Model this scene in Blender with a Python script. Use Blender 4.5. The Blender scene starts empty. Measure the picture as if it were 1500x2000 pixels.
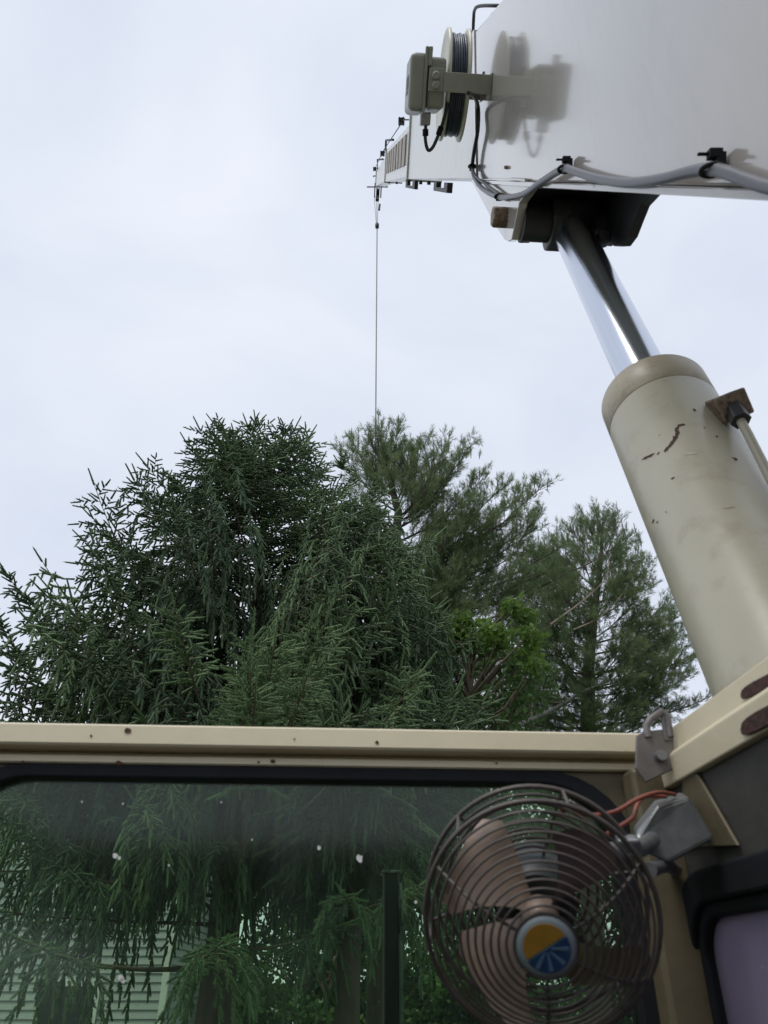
import bpy, bmesh, math, random
import numpy as np
from mathutils import Vector, Matrix
random.seed(7); rng = np.random.default_rng(11)
S = bpy.context.scene; COL = S.collection
R_ = math.radians

# ------------------------------------------------------------------ camera, sky, sun, exposure
EYE = np.array([0., 0., 2.5]); PITCH = R_(31.4); YAW = R_(3.534); FPX = 1500.0
cam = bpy.data.cameras.new('camera'); camo = bpy.data.objects.new('camera', cam); COL.objects.link(camo)
camo.location = EYE; camo.rotation_euler = (R_(90)+PITCH, 0, -YAW)
cam.sensor_fit = 'VERTICAL'; cam.sensor_height = 24; cam.lens = 18
cam.clip_start = 0.02; cam.clip_end = 3000
cam.dof.use_dof = True; cam.dof.focus_distance = 9.0; cam.dof.aperture_fstop = 6.5
S.camera = camo
W = bpy.data.worlds.new('World'); S.world = W; W.use_nodes = True
nt = W.node_tree; nt.nodes.clear()
def wn(t, **k):
    n = nt.nodes.new(t)
    for a, b in k.items(): setattr(n, a, b)
    return n
SUN_EL, SUN_AZ = R_(62), R_(-140)          # azimuth clockwise from +y
sky = wn('ShaderNodeTexSky', sky_type='NISHITA'); sky.sun_disc = False; sky.sun_elevation = SUN_EL; sky.sun_rotation = SUN_AZ
sc = wn('ShaderNodeVectorMath', operation='SCALE'); sc.inputs['Scale'].default_value = 0.09
tc = wn('ShaderNodeTexCoord'); mp = wn('ShaderNodeMapping'); mp.inputs['Scale'].default_value = (1.3, 1.3, 2.6)
nz = wn('ShaderNodeTexNoise'); nz.inputs['Scale'].default_value = 1.6; nz.inputs['Detail'].default_value = 5; nz.inputs['Roughness'].default_value = .5; nz.inputs['Distortion'].default_value = .4
cr = wn('ShaderNodeValToRGB'); cr.color_ramp.elements[0].position = .3; cr.color_ramp.elements[1].position = .72
cr.color_ramp.elements[0].color = (.62, .68, .80, 1); cr.color_ramp.elements[1].color = (.79, .83, .91, 1)
mx = wn('ShaderNodeMix', data_type='RGBA'); mx.inputs['Factor'].default_value = .94
bg = wn('ShaderNodeBackground'); bg.inputs['Strength'].default_value = 1.0; wo = wn('ShaderNodeOutputWorld')
L = nt.links.new
L(sky.outputs[0], sc.inputs[0]); L(tc.outputs['Generated'], mp.inputs[0]); L(mp.outputs[0], nz.inputs['Vector']); L(nz.outputs[0], cr.inputs[0])
L(sc.outputs[0], mx.inputs[6]); L(cr.outputs[0], mx.inputs[7]); L(mx.outputs[2], bg.inputs[0]); L(bg.outputs[0], wo.inputs[0])
sun = bpy.data.lights.new('sun', 'SUN'); sun.energy = 1.5; sun.angle = R_(25); sun.color = (1, .97, .92)
suno = bpy.data.objects.new('sun', sun); COL.objects.link(suno)
sd = Vector((math.sin(SUN_AZ)*math.cos(SUN_EL), math.cos(SUN_AZ)*math.cos(SUN_EL), math.sin(SUN_EL)))
suno.rotation_euler = sd.to_track_quat('Z', 'Y').to_euler(); suno.location = (0, 0, 40)
vs = S.view_settings; vs.view_transform = 'Standard'; vs.look = 'None'; vs.exposure = 0.18; vs.gamma = 1.0; vs.use_curve_mapping = False
S.cycles.max_bounces = 8; S.cycles.transparent_max_bounces = 16

# ------------------------------------------------------------------ photo pixel -> place
cyw, syw = math.cos(YAW), math.sin(YAW)
RT = np.array([cyw, -syw, 0]); HD = np.array([syw, cyw, 0])
FW = HD*math.cos(PITCH)+np.array([0, 0, math.sin(PITCH)]); UP = np.cross(RT, FW)
def ray(x, y):
    d = FW*FPX+RT*(x-750)+UP*(1000-y); return d/np.linalg.norm(d)
def aty(x, y, Y): d = ray(x, y); return EYE+d*(Y/d[1])
def atx(x, y, X): d = ray(x, y); return EYE+d*(X/d[0])
BEL = R_(54.938)
BA = np.array([0, math.cos(BEL), math.sin(BEL)]); BR = np.array([1., 0, 0]); BU = np.array([0, -math.sin(BEL), math.cos(BEL)])
def bm_(s, r, u): return EYE+BA*s+BR*r+BU*u           # boom frame: along, right, up
def face(x, y, r):
    p = ray(x, y); p = p*(r/p[0]); return float(p@BA), float(p@BU)
def onface(x, y, r): return bm_(*((lambda q: (q[0], r, q[1]))(face(x, y, r))))

# ------------------------------------------------------------------ materials
MATS = {}
def newmat(name):
    m = bpy.data.materials.new(name); m.use_nodes = True; m.node_tree.nodes.clear(); MATS[name] = m
    return m, m.node_tree.nodes, m.node_tree.links.new
def pmat(name, col, rough=.5, metal=0., var=.12, scale=6., stretch=(1, 1, 1), dirt=None, dirt_lo=.6, dirt_hi=.75, bump=0., bscale=60., coat=0., spec=.5, rvar=.1, fine=None):
    """painted / metal surface with tonal variation, patches of wear and fine relief"""
    m, N, K = newmat(name)
    o = N.new('ShaderNodeOutputMaterial'); b = N.new('ShaderNodeBsdfPrincipled'); K(b.outputs[0], o.inputs[0])
    t = N.new('ShaderNodeTexCoord'); mpn = N.new('ShaderNodeMapping'); mpn.inputs['Scale'].default_value = stretch; K(t.outputs['Object'], mpn.inputs[0])
    n1 = N.new('ShaderNodeTexNoise'); n1.inputs['Scale'].default_value = scale; n1.inputs['Detail'].default_value = 8; n1.inputs['Roughness'].default_value = .62; K(mpn.outputs[0], n1.inputs['Vector'])
    r1 = N.new('ShaderNodeValToRGB'); e = r1.color_ramp.elements; e[0].position = .3; e[1].position = .7
    e[0].color = tuple(c*(1-var) for c in col)+(1,); e[1].color = tuple(min(1, c*(1+var)) for c in col)+(1,); K(n1.outputs[0], r1.inputs[0])
    out = r1.outputs[0]
    if dirt:
        n2 = N.new('ShaderNodeTexNoise'); n2.inputs['Scale'].default_value = scale*2.3; n2.inputs['Detail'].default_value = 12; n2.inputs['Roughness'].default_value = .7; K(mpn.outputs[0], n2.inputs['Vector'])
        r2 = N.new('ShaderNodeValToRGB'); r2.color_ramp.elements[0].position = dirt_lo; r2.color_ramp.elements[1].position = dirt_hi; K(n2.outputs[0], r2.inputs[0])
        mm = N.new('ShaderNodeMix'); mm.data_type = 'RGBA'; K(r2.outputs[0], mm.inputs[0]); K(out, mm.inputs[6]); mm.inputs[7].default_value = dirt+(1,); out = mm.outputs[2]
    if fine:
        n4 = N.new('ShaderNodeTexNoise'); n4.inputs['Scale'].default_value = fine[1]; n4.inputs['Detail'].default_value = 4; K(t.outputs['Object'], n4.inputs['Vector'])
        r4 = N.new('ShaderNodeValToRGB'); r4.color_ramp.elements[0].position = fine[2]; r4.color_ramp.elements[1].position = fine[2]+.03; K(n4.outputs[0], r4.inputs[0])
        m4 = N.new('ShaderNodeMix'); m4.data_type = 'RGBA'; K(r4.outputs[0], m4.inputs[0]); K(out, m4.inputs[6]); m4.inputs[7].default_value = fine[0]+(1,); out = m4.outputs[2]
    K(out, b.inputs['Base Color'])
    mr = N.new('ShaderNodeMapRange'); mr.inputs['To Min'].default_value = max(.02, rough-rvar); mr.inputs['To Max'].default_value = rough+rvar; K(n1.outputs[0], mr.inputs['Value']); K(mr.outputs[0], b.inputs['Roughness'])
    b.inputs['Metallic'].default_value = metal; b.inputs['Coat Weight'].default_value = coat; b.inputs['Specular IOR Level'].default_value = spec; b.inputs['Coat Roughness'].default_value = .06
    if bump:
        n3 = N.new('ShaderNodeTexNoise'); n3.inputs['Scale'].default_value = bscale; n3.inputs['Detail'].default_value = 6; K(mpn.outputs[0], n3.inputs['Vector'])
        bp = N.new('ShaderNodeBump'); bp.inputs['Strength'].default_value = bump; bp.inputs['Distance'].default_value = .01; K(n3.outputs[0], bp.inputs['Height']); K(bp.outputs[0], b.inputs['Normal'])
    return m
RUST = (.10, .045, .022)
pmat('boom_paint', (.405, .376, .353), .16, var=.08, scale=1.6, stretch=(1, 2, .6), rvar=.05, spec=.7, coat=.8, fine=(RUST, 26, .80), dirt=(.33, .30, .27), dirt_lo=.54, dirt_hi=.85)
pmat('boom_inner_paint', (.66, .65, .64), .25, var=.06, scale=2, rvar=.06, dirt=(.5, .47, .44), dirt_lo=.6, dirt_hi=.8)
pmat('tan_panel', (.30, .245, .19), .5, var=.2, scale=2.5, stretch=(1, 1, .4), dirt=(.5, .46, .42), dirt_lo=.52, dirt_hi=.7)
pmat('cream_paint', (.65, .575, .405), .36, var=.05, scale=7, dirt=(.46, .36, .22), dirt_lo=.62, dirt_hi=.85, bump=.06, bscale=40, fine=(RUST, 30, .745))
pmat('shaded_cab_paint', (.125, .103, .06), .5, var=.12, scale=9, dirt=(.09, .07, .04), dirt_lo=.55, dirt_hi=.75, bump=.08)  # cream paint darkened, the shade inside the cab is in the colour
pmat('shaded_side_wall', (.045, .043, .036), .7, var=.25, scale=9, bump=.1)  # wall colour darkened to hold the interior shade, no separate lining
pmat('barrel_paint', (.37, .345, .265), .34, var=.05, scale=4, dirt=(.25, .21, .15), dirt_lo=.52, dirt_hi=.76, bump=.03, bscale=50, fine=(RUST, 30, .79))
pmat('head_paint', (.40, .35, .26), .42, var=.10, scale=9, dirt=(.25, .19, .13), dirt_lo=.5, dirt_hi=.75, bump=.05)
pmat('rust_and_slot_shade', (.05, .02, .015), .8, var=.5, scale=70, bump=.4)
pmat('rust_spot', (.10, .045, .02), .85, var=.5, scale=120, bump=.4)
pmat('chrome', (.60, .64, .72), .21, metal=1, var=.03, scale=3, stretch=(1, 1, .12), rvar=.05)
pmat('dark_steel', (.022, .021, .025), .45, var=.5, scale=12, bump=.15, rvar=.12)  # near-black on pin and rod eye includes the shade under the boom
pmat('clevis_dark', (.020, .019, .024), .55, var=.35, scale=8, dirt=(.08, .05, .035), dirt_lo=.62, dirt_hi=.72)  # on the clevis this near-black base carries the shade below the boom
pmat('drab_paint', (.27, .27, .235), .42, var=.08, scale=12, bump=.04, dirt=(.36, .35, .31), dirt_lo=.6, dirt_hi=.8)
pmat('flange_paint', (.58, .56, .46), .4, var=.08, scale=9, dirt=(.3, .26, .2), dirt_lo=.6, dirt_hi=.75)
pmat('wire_coil', (.055, .065, .09), .38, var=.3, scale=30, metal=.3)
pmat('black_cable', (.018, .018, .022), .4, var=.2, scale=20)
pmat('grey_cable', (.085, .085, .10), .38, var=.2, scale=16)
pmat('rubber', (.012, .013, .016), .75, var=.3, scale=20, spec=.2)
pmat('brown_bolt', (.20, .15, .11), .55, metal=.3, var=.4, scale=40, dirt=(.08, .035, .02), dirt_lo=.5, dirt_hi=.6, bump=.2)
pmat('galvanised', (.22, .23, .235), .4, metal=.6, var=.3, scale=22, dirt=(.2, .18, .17), dirt_lo=.55, dirt_hi=.7, bump=.06)
pmat('latch_steel', (.17, .155, .15), .5, metal=.35, var=.25, scale=25, dirt=(.13, .08, .06), dirt_lo=.58, dirt_hi=.7, bump=.1)
pmat('rope', (.22, .22, .22), .5, metal=.3, var=.2, scale=30)
pmat('fan_wire', (.10, .086, .078), .5, metal=.3, var=.25, scale=40)
pmat('fan_blade', (.23, .168, .13), .4, var=.2, scale=14, metal=.25, dirt=(.16, .13, .11), dirt_lo=.5, dirt_hi=.7)
pmat('badge_white', (.26, .31, .33), .4, var=.08, scale=60)
pmat('badge_orange', (.40, .21, .025), .45, var=.08, scale=60)
pmat('badge_blue', (.015, .055, .15), .45, var=.25, scale=120)
pmat('badge_pale', (.10, .18, .27), .45, var=.1, scale=60)
pmat('orange_wire', (.24, .06, .035), .45, var=.15, scale=30)
pmat('bar_dark', (.02, .028, .027), .5, var=.2, scale=20)
pmat('bar_edge', (.36, .38, .37), .4, metal=.5, var=.4, scale=14, dirt=(.06, .07, .07), dirt_lo=.48, dirt_hi=.56)
pmat('dropping', (.72, .72, .68), .7, var=.1, scale=90)
pmat('bark', (.085, .068, .055), .9, var=.4, scale=9, stretch=(1, 1, .25), bump=.7, bscale=22)
pmat('twig', (.10, .075, .05), .9, var=.3, scale=12)
pmat('dead_twig', (.30, .24, .19), .9, var=.3, scale=10)
pmat('lichen_limb', (.17, .165, .14), .9, var=.45, scale=12, bump=.4, bscale=30)
pmat('siding', (.40, .41, .42), .55, var=.06, scale=2, stretch=(.4, 1, 1), bump=.03)
pmat('white_trim', (.72, .72, .70), .5, var=.04, scale=4)
pmat('roof_shingle', (.09, .088, .09), .9, var=.3, scale=14, bump=.3)
pmat('dark_pane', (.03, .035, .04), .06, var=.1, scale=2)
pmat('car_white', (.75, .77, .78), .18, var=.03, scale=2, coat=.6)
pmat('tyre', (.02, .02, .02), .85, var=.2, scale=20)
pmat('wheel_rim', (.5, .5, .52), .3, metal=.8, var=.1)
pmat('lamp_glass', (.7, .72, .75), .1, var=.05)
pmat('red_lamp', (.35, .02, .02), .2, var=.05)
pmat('deck_paint', (.30, .27, .2), .6, var=.15, scale=5, bump=.1)
pmat('ground_grass', (.055, .085, .03), .95, var=.45, scale=1.2, dirt=(.10, .095, .05), dirt_lo=.55, dirt_hi=.75, bump=.5, bscale=30)
pmat('drive_gravel', (.21, .20, .185), .95, var=.35, scale=14, bump=.5, bscale=60)

def leafmat(name, dark, light, rough=.55, trans=.25, tcol=None):
    m, N, K = newmat(name)
    o = N.new('ShaderNodeOutputMaterial'); b = N.new('ShaderNodeBsdfPrincipled'); tr = N.new('ShaderNodeBsdfTranslucent'); ms = N.new('ShaderNodeMixShader')
    at = N.new('ShaderNodeAttribute'); at.attribute_name = 'tint'
    r = N.new('ShaderNodeMix'); r.data_type = 'RGBA'; r.inputs[6].default_value = dark+(1,); r.inputs[7].default_value = light+(1,); K(at.outputs['Fac'], r.inputs[0])
    K(r.outputs[2], b.inputs['Base Color']); b.inputs['Roughness'].default_value = rough; b.inputs['Specular IOR Level'].default_value = .35
    K(r.outputs[2], tr.inputs['Color']); ms.inputs[0].default_value = trans; K(b.outputs[0], ms.inputs[1]); K(tr.outputs[0], ms.inputs[2]); K(ms.outputs[0], o.inputs[0])
    return m
leafmat('spruce_needle', (.078, .130, .074), (.20, .30, .145), trans=.4)
leafmat('pine_needle', (.12, .168, .085), (.25, .33, .145), trans=.5)
leafmat('vine_leaf', (.085, .15, .035), (.18, .30, .06), trans=.5)
leafmat('broad_leaf', (.045, .085, .028), (.11, .195, .06), trans=.5)

def glassmat(name, tint, dustcol, base, dmax, dirt_axis=True, gloss_rough=.02, haze=0.):
    m, N, K = newmat(name)
    o = N.new('ShaderNodeOutputMaterial'); tp = N.new('ShaderNodeBsdfTransparent'); tp.inputs[0].default_value = tint+(1,)
    gl = N.new('ShaderNodeBsdfGlossy'); gl.inputs['Roughness'].default_value = gloss_rough; fr = N.new('ShaderNodeFresnel'); fr.inputs[0].default_value = 1.45
    m1 = N.new('ShaderNodeMixShader'); K(fr.outputs[0], m1.inputs[0]); K(tp.outputs[0], m1.inputs[1]); K(gl.outputs[0], m1.inputs[2])
    df = N.new('ShaderNodeBsdfDiffuse'); df.inputs[0].default_value = dustcol+(1,); tl = N.new('ShaderNodeBsdfTranslucent'); tl.inputs[0].default_value = dustcol+(1,)
    ds = N.new('ShaderNodeMixShader'); ds.inputs[0].default_value = .6; K(df.outputs[0], ds.inputs[1]); K(tl.outputs[0], ds.inputs[2])
    t = N.new('ShaderNodeTexCoord')
    a = N.new('ShaderNodeTexNoise'); a.inputs['Scale'].default_value = 5; a.inputs['Detail'].default_value = 8; a.inputs['Roughness'].default_value = .65
    mpn = N.new('ShaderNodeMapping'); mpn.inputs['Scale'].default_value = (2.6, 1, .8); K(t.outputs['Object'], mpn.inputs[0]); K(mpn.outputs[0], a.inputs['Vector'])
    mr = N.new('ShaderNodeMapRange'); mr.inputs['From Min'].default_value = .35; mr.inputs['From Max'].default_value = .75; mr.inputs['To Min'].default_value = base; mr.inputs['To Max'].default_value = dmax; K(a.outputs[0], mr.inputs['Value'])
    s = N.new('ShaderNodeTexNoise'); s.inputs['Scale'].default_value = 150; s.inputs['Detail'].default_value = 2; K(t.outputs['Object'], s.inputs['Vector'])
    sr = N.new('ShaderNodeMapRange'); sr.inputs['From Min'].default_value = .70; sr.inputs['From Max'].default_value = .80; sr.inputs['To Max'].default_value = .35; K(s.outputs[0], sr.inputs['Value'])
    ad = N.new('ShaderNodeMath'); ad.operation = 'ADD'; ad.use_clamp = True; K(mr.outputs[0], ad.inputs[0]); K(sr.outputs[0], ad.inputs[1])
    m2 = N.new('ShaderNodeMixShader'); K(ad.outputs[0], m2.inputs[0]); K(m1.outputs[0], m2.inputs[1]); K(ds.outputs[0], m2.inputs[2]); K(m2.outputs[0], o.inputs[0])
    return m
glassmat('windshield_glass', (.72, .84, .70), (.42, .52, .52), .010, .06, gloss_rough=.13)
glassmat('side_glass', (.40, .33, .50), (.58, .53, .64), .45, .58, gloss_rough=.15)

# ------------------------------------------------------------------ mesh helpers
ORG = {}
def link(name, me, mat, parent=None, smooth=False):
    o = bpy.data.objects.new(name, me); COL.objects.link(o)
    if mat and not me.materials: me.materials.append(MATS[mat])
    if parent: o.parent = parent; ORG[o.name] = ORG[parent.name]
    else: ORG[o.name] = np.zeros(3)
    return o
def thing(name, label, cat, loc=(0, 0, 0), group=None):
    o = bpy.data.objects.new(name, None); COL.objects.link(o); o.location = loc; o.empty_display_size = .1
    ORG[o.name] = np.array(loc, float); o['label'] = label; o['category'] = cat
    if group: o['group'] = group
    return o
def unit(v): v = np.asarray(v, float); return v/np.linalg.norm(v)
class MB:
    def __init__(s): s.v = []; s.f = []; s.sm = []
    def add(s, vs, fs, smooth=False):
        n = len(s.v); s.v += [tuple(map(float, p)) for p in vs]; s.f += [tuple(i+n for i in f) for f in fs]; s.sm += [smooth]*len(fs); return s
    def hexa(s, c8): # 0-3 bottom ring, 4-7 top ring
        return s.add(c8, [(3, 2, 1, 0), (4, 5, 6, 7), (0, 1, 5, 4), (1, 2, 6, 5), (2, 3, 7, 6), (3, 0, 4, 7)])
    def box(s, lo, hi):
        (a, b, c), (d, e, f) = lo, hi
        return s.hexa([(a, b, c), (d, b, c), (d, e, c), (a, e, c), (a, b, f), (d, b, f), (d, e, f), (a, e, f)])
    def obox(s, c, ax, ay, az): # centre, three half-axis vectors
        c, ax, ay, az = map(np.asarray, (c, ax, ay, az))
        return s.hexa([c-ax-ay-az, c+ax-ay-az, c+ax+ay-az, c-ax+ay-az, c-ax-ay+az, c+ax-ay+az, c+ax+ay+az, c-ax+ay+az])
    def bbox(s, slo, shi): # boom frame box (s,r,u)
        (a, b, c), (d, e, f) = slo, shi
        return s.hexa([bm_(a, b, c), bm_(a, e, c), bm_(d, e, c), bm_(d, b, c), bm_(a, b, f), bm_(a, e, f), bm_(d, e, f), bm_(d, b, f)])
    def prism(s, pts, ext): # 3D planar polygon extruded by vector
        pts = [np.asarray(p, float) for p in pts]; ext = np.asarray(ext, float); n = len(pts)
        return s.add(pts+[p+ext for p in pts], [tuple(range(n))[::-1], tuple(range(n, 2*n))]+[(i, (i+1) % n, n+(i+1) % n, n+i) for i in range(n)])
    def tube(s, pts, rad, k=8, closed=False, caps=True, smooth=True):
        pts = [np.asarray(p, float) for p in pts]; n = len(pts); rads = rad if hasattr(rad, '__len__') else [rad]*n
        V = []; prev = None
        for i, p in enumerate(pts):
            a = pts[(i-1) % n] if (closed or i > 0) else p; b = pts[(i+1) % n] if (closed or i < n-1) else p
            t = unit(b-a)
            if prev is None:
                ref = np.array([0, 0, 1.]) if abs(t[2]) < .9 else np.array([1., 0, 0]); x = unit(np.cross(ref, t))
            else: x = unit(prev-t*(prev@t))
            prev = x; y = np.cross(t, x)
            V += [p+rads[i]*(math.cos(2*math.pi*j/k)*x+math.sin(2*math.pi*j/k)*y) for j in range(k)]
        Fs = []
        for i in range(n if closed else n-1):
            for j in range(k):
                a = i*k+j; b = i*k+(j+1) % k; c = ((i+1) % n)*k+(j+1) % k; d = ((i+1) % n)*k+j; Fs.append((a, b, c, d))
        s.add(V, Fs, smooth)
        if caps and not closed: s.add(V[:k], [tuple(range(k))[::-1]]); s.add(V[-k:], [tuple(range(k))])
        return s
    def lathe(s, prof, o, ax, k=48, smooth=True, closed=False): # prof list of (along, radius)
        ax = unit(ax); ref = np.array([0, 0, 1.]) if abs(ax[2]) < .9 else np.array([1., 0, 0]); x = unit(np.cross(ref, ax)); y = np.cross(ax, x); o = np.asarray(o, float)
        n = len(prof); V = [o+ax*h+r*(math.cos(2*math.pi*j/k)*x+math.sin(2*math.pi*j/k)*y) for h, r in prof for j in range(k)]
        Fs = [(i*k+j, i*k+(j+1) % k, ((i+1) % n)*k+(j+1) % k, ((i+1) % n)*k+j) for i in range(n if closed else n-1) for j in range(k)]
        s.add(V, Fs, smooth)
        if not closed: s.add(V[:k], [tuple(range(k))[::-1]]); s.add(V[-k:], [tuple(range(k))])
        return s
    def build(s, name, mat, parent=None, bevel=0., seg=2):
        off = ORG[parent.name] if parent else np.zeros(3)
        me = bpy.data.meshes.new(name); me.from_pydata([tuple(np.asarray(p)-off) for p in s.v], [], s.f)
        bm = bmesh.new(); bm.from_mesh(me); bmesh.ops.recalc_face_normals(bm, faces=bm.faces); bm.to_mesh(me); bm.free()
        me.polygons.foreach_set('use_smooth', s.sm); me.update()
        o = link(name, me, mat, parent)
        if bevel:
            b = o.modifiers.new('bevel', 'BEVEL'); b.width = bevel; b.segments = seg; b.limit_method = 'ANGLE'; b.angle_limit = R_(40)
        return o
def smoothpath(P, n=6):
    P = [np.asarray(p, float) for p in P]; out = []
    Q = [2*P[0]-P[1]]+P+[2*P[-1]-P[-2]]
    for i in range(1, len(Q)-2):
        a, b, c, d = Q[i-1:i+3]
        for j in range(n):
            t = j/n; out.append(.5*(2*b+(c-a)*t+(2*a-5*b+4*c-d)*t*t+(3*b-a-3*c+d)*t**3))
    return out+[P[-1]]
def tri_mesh(name, V, mat, parent, tint=None, kind=None):
    """V (n,3,3) separate triangles as one mesh, tint (n,) per triangle"""
    off = ORG[parent.name]; n = len(V); me = bpy.data.meshes.new(name)
    me.vertices.add(n*3); me.vertices.foreach_set('co', (V.reshape(-1, 3)-off).astype(np.float32).ravel())
    me.loops.add(n*3); me.loops.foreach_set('vertex_index', np.arange(n*3, dtype=np.int32))
    me.polygons.add(n); me.polygons.foreach_set('loop_start', np.arange(0, n*3, 3, dtype=np.int32))
    if tint is not None:
        at = me.attributes.new('tint', 'FLOAT', 'POINT'); at.data.foreach_set('value', np.repeat(tint, 3).astype(np.float32))
    me.update(calc_edges=True)
    o = link(name, me, mat, parent)
    if kind: o['kind'] = kind
    return o
def nrm(a): return a/np.maximum(np.linalg.norm(a, axis=-1, keepdims=True), 1e-9)
def seg_mesh(name, segs, mat, parent, k=4):
    """segs list of (p0,p1,r0,r1): open tapered prisms, one mesh"""
    P0 = np.array([s[0] for s in segs]); P1 = np.array([s[1] for s in segs]); r0 = np.array([s[2] for s in segs]); r1 = np.array([s[3] for s in segs])
    d = nrm(P1-P0); ref = np.where(np.abs(d[:, 2:3]) < .9, np.array([[0, 0, 1.]]), np.array([[1., 0, 0]])); x = nrm(np.cross(ref, d)); y = np.cross(d, x)
    an = 2*np.pi*np.arange(k)/k; dirs = x[:, None]*np.cos(an)[None, :, None]+y[:, None]*np.sin(an)[None, :, None]
    A = P0[:, None]+dirs*r0[:, None, None]; B = P1[:, None]+dirs*r1[:, None, None]
    V = np.concatenate([A, B], 1).reshape(-1, 3)-ORG[parent.name]; n = len(segs)
    j = np.arange(k); q = np.stack([j, (j+1) % k, k+(j+1) % k, k+j], 1); Q = (q[None]+(np.arange(n)*2*k)[:, None, None]).reshape(-1, 4)
    me = bpy.data.meshes.new(name); me.vertices.add(len(V)); me.vertices.foreach_set('co', V.astype(np.float32).ravel())
    me.loops.add(Q.size); me.loops.foreach_set('vertex_index', Q.astype(np.int32).ravel()); me.polygons.add(len(Q)); me.polygons.foreach_set('loop_start', np.arange(0, Q.size, 4, dtype=np.int32))
    me.polygons.foreach_set('use_smooth', np.ones(len(Q), bool)); me.update(calc_edges=True)
    return link(name, me, mat, parent)
def struct(o): o['kind'] = 'structure'; return o

# ------------------------------------------------------------------ ground
def sheet(name, pts, z, mat):
    me = bpy.data.meshes.new(name); me.from_pydata([(x, y, z) for x, y in pts], [], [tuple(range(len(pts)))]); return struct(link(name, me, mat))
sheet('ground', [(-700, -700), (700, -700), (700, 700), (-700, 700)], 0, 'ground_grass')
sheet('driveway', [(-4, -9), (5, -9), (4.5, 5), (-3.6, 5)], .004, 'drive_gravel')
sheet('road', [(-120, 47), (120, 51), (120, 57), (-120, 53)], .004, 'drive_gravel')

# ------------------------------------------------------------------ crane carrier (holds cab, boom and cylinder up)
ca = thing('crane_carrier', 'cream crane carrier deck on wheels beneath the operator cab', 'crane carrier', (0, 0, 0))
MB().box((-1.15, -3.6, 1.0), (1.55, 3.0, 1.14)).build('deck', 'deck_paint', ca, .01)
MB().box((-.45, -3.9, .62), (.85, 3.4, 1.0)).build('chassis', 'deck_paint', ca, .01)
for px in (.5, .97):
    MB().prism([(px, -1.35, 1.14), (px, -.35, 1.14), (px, -.70, 1.62), (px, -1.05, 1.62)], (.045, 0, 0)).build('boom_support', 'cream_paint', ca, .004)
for px in (.59, .865):
    MB().prism([(px, .42, 1.14), (px, .86, 1.14), (px, .74, 1.42), (px, .58, 1.42)], (.045, 0, 0)).build('cylinder_lug', 'cream_paint', ca, .004)
for wx in (-.85, 1.25):
    for wy in (-2.6, -1.5, 2.2):
        w = MB().lathe([(-.13, .30), (-.15, .44), (-.12, .49), (.12, .49), (.15, .44), (.13, .30)], (wx, wy, .49), (1, 0, 0), 32).build('wheel', 'tyre', ca)
        MB().lathe([(-.1, .05), (-.11, .29), (.11, .29), (.1, .05)], (wx, wy, .49), (1, 0, 0), 24).build('rim', 'wheel_rim', w)

# ------------------------------------------------------------------ boom
R0 = .5625; R1 = .9375
bo = thing('crane_boom', 'long cream-white telescopic crane boom raised overhead to the upper right', 'crane boom', tuple(bm_(-1.45, .75, .2)))
S_END = face(934, 300, R0)[0]
S_TOP, U_TOP = face(925, 66, R0)
MB().hexa([bm_(-1.6, R0, .014), bm_(-1.6, R1, .014), bm_(S_END, R1, .014), bm_(S_END, R0, .014), bm_(-1.6, R0, U_TOP), bm_(-1.6, R1, U_TOP), bm_(S_TOP, R1, U_TOP), bm_(S_TOP, R0, U_TOP)]).build('base_section', 'boom_paint', bo, .006)
MB().bbox((-1.6, R0-.012, -.002), (S_END-.02, R1+.012, .013)).build('bottom_plate', 'boom_paint', bo, .003)
cl = MB()   # raised collar round the mouth of the base section
def slant(r0, r1, w, u0, u1, e=.0):
    f = lambda u: S_END+(S_TOP-S_END)*(u-.014)/(U_TOP-.014)
    return [bm_(f(u0)-w, r0, u0), bm_(f(u0)-w, r1, u0), bm_(f(u0)+.008, r1, u0), bm_(f(u0)+.008, r0, u0), bm_(f(u1)-w, r0, u1), bm_(f(u1)-w, r1, u1), bm_(f(u1)+.008, r1, u1), bm_(f(u1)+.008, r0, u1)]
cl.hexa(slant(R0-.006, R0-.0005, .05, -.012, U_TOP+.012)); cl.hexa(slant(R1+.0005, R1+.006, .05, -.012, U_TOP+.012)); cl.hexa(slant(R0-.0004, R1+.0004, .05, U_TOP+.0005, U_TOP+.012)); cl.build('collar', 'boom_paint', bo, .002)
def section(name, pxs, inset, mat='boom_inner_paint', start=None):
    """pxs: bottom/top photo points at the outer end; start (s,ub,ut)"""
    r0, r1 = R0+inset, R1-inset
    (s0, b0, t0) = start; (bx, by), (tx, ty) = pxs
    s1, b1 = face(bx, by, r0); _, t1 = face(tx, ty, r0)
    o = MB().hexa([bm_(s0, r0, b0), bm_(s0, r1, b0), bm_(s1, r1, b1), bm_(s1, r0, b1), bm_(s0, r0, t0), bm_(s0, r1, t0), bm_(s1, r1, t1), bm_(s1, r0, t1)]).build(name, mat, bo, .006)
    return o, (s1, b1, t1, r0, r1)
_, e2 = section('second_section', ((796, 350), (799, 231)), .014, start=(S_END-.5, .02, .622))
o3, e3 = section('third_section', ((752, 355), (753, 295)), .034, start=(e2[0]-.4, .035, .575))
_, e4 = section('fly_section', ((734, 364), (735.5, 334)), .055, start=(e3[0]-.4, e3[1]+.04, e3[2]-.04))
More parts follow.
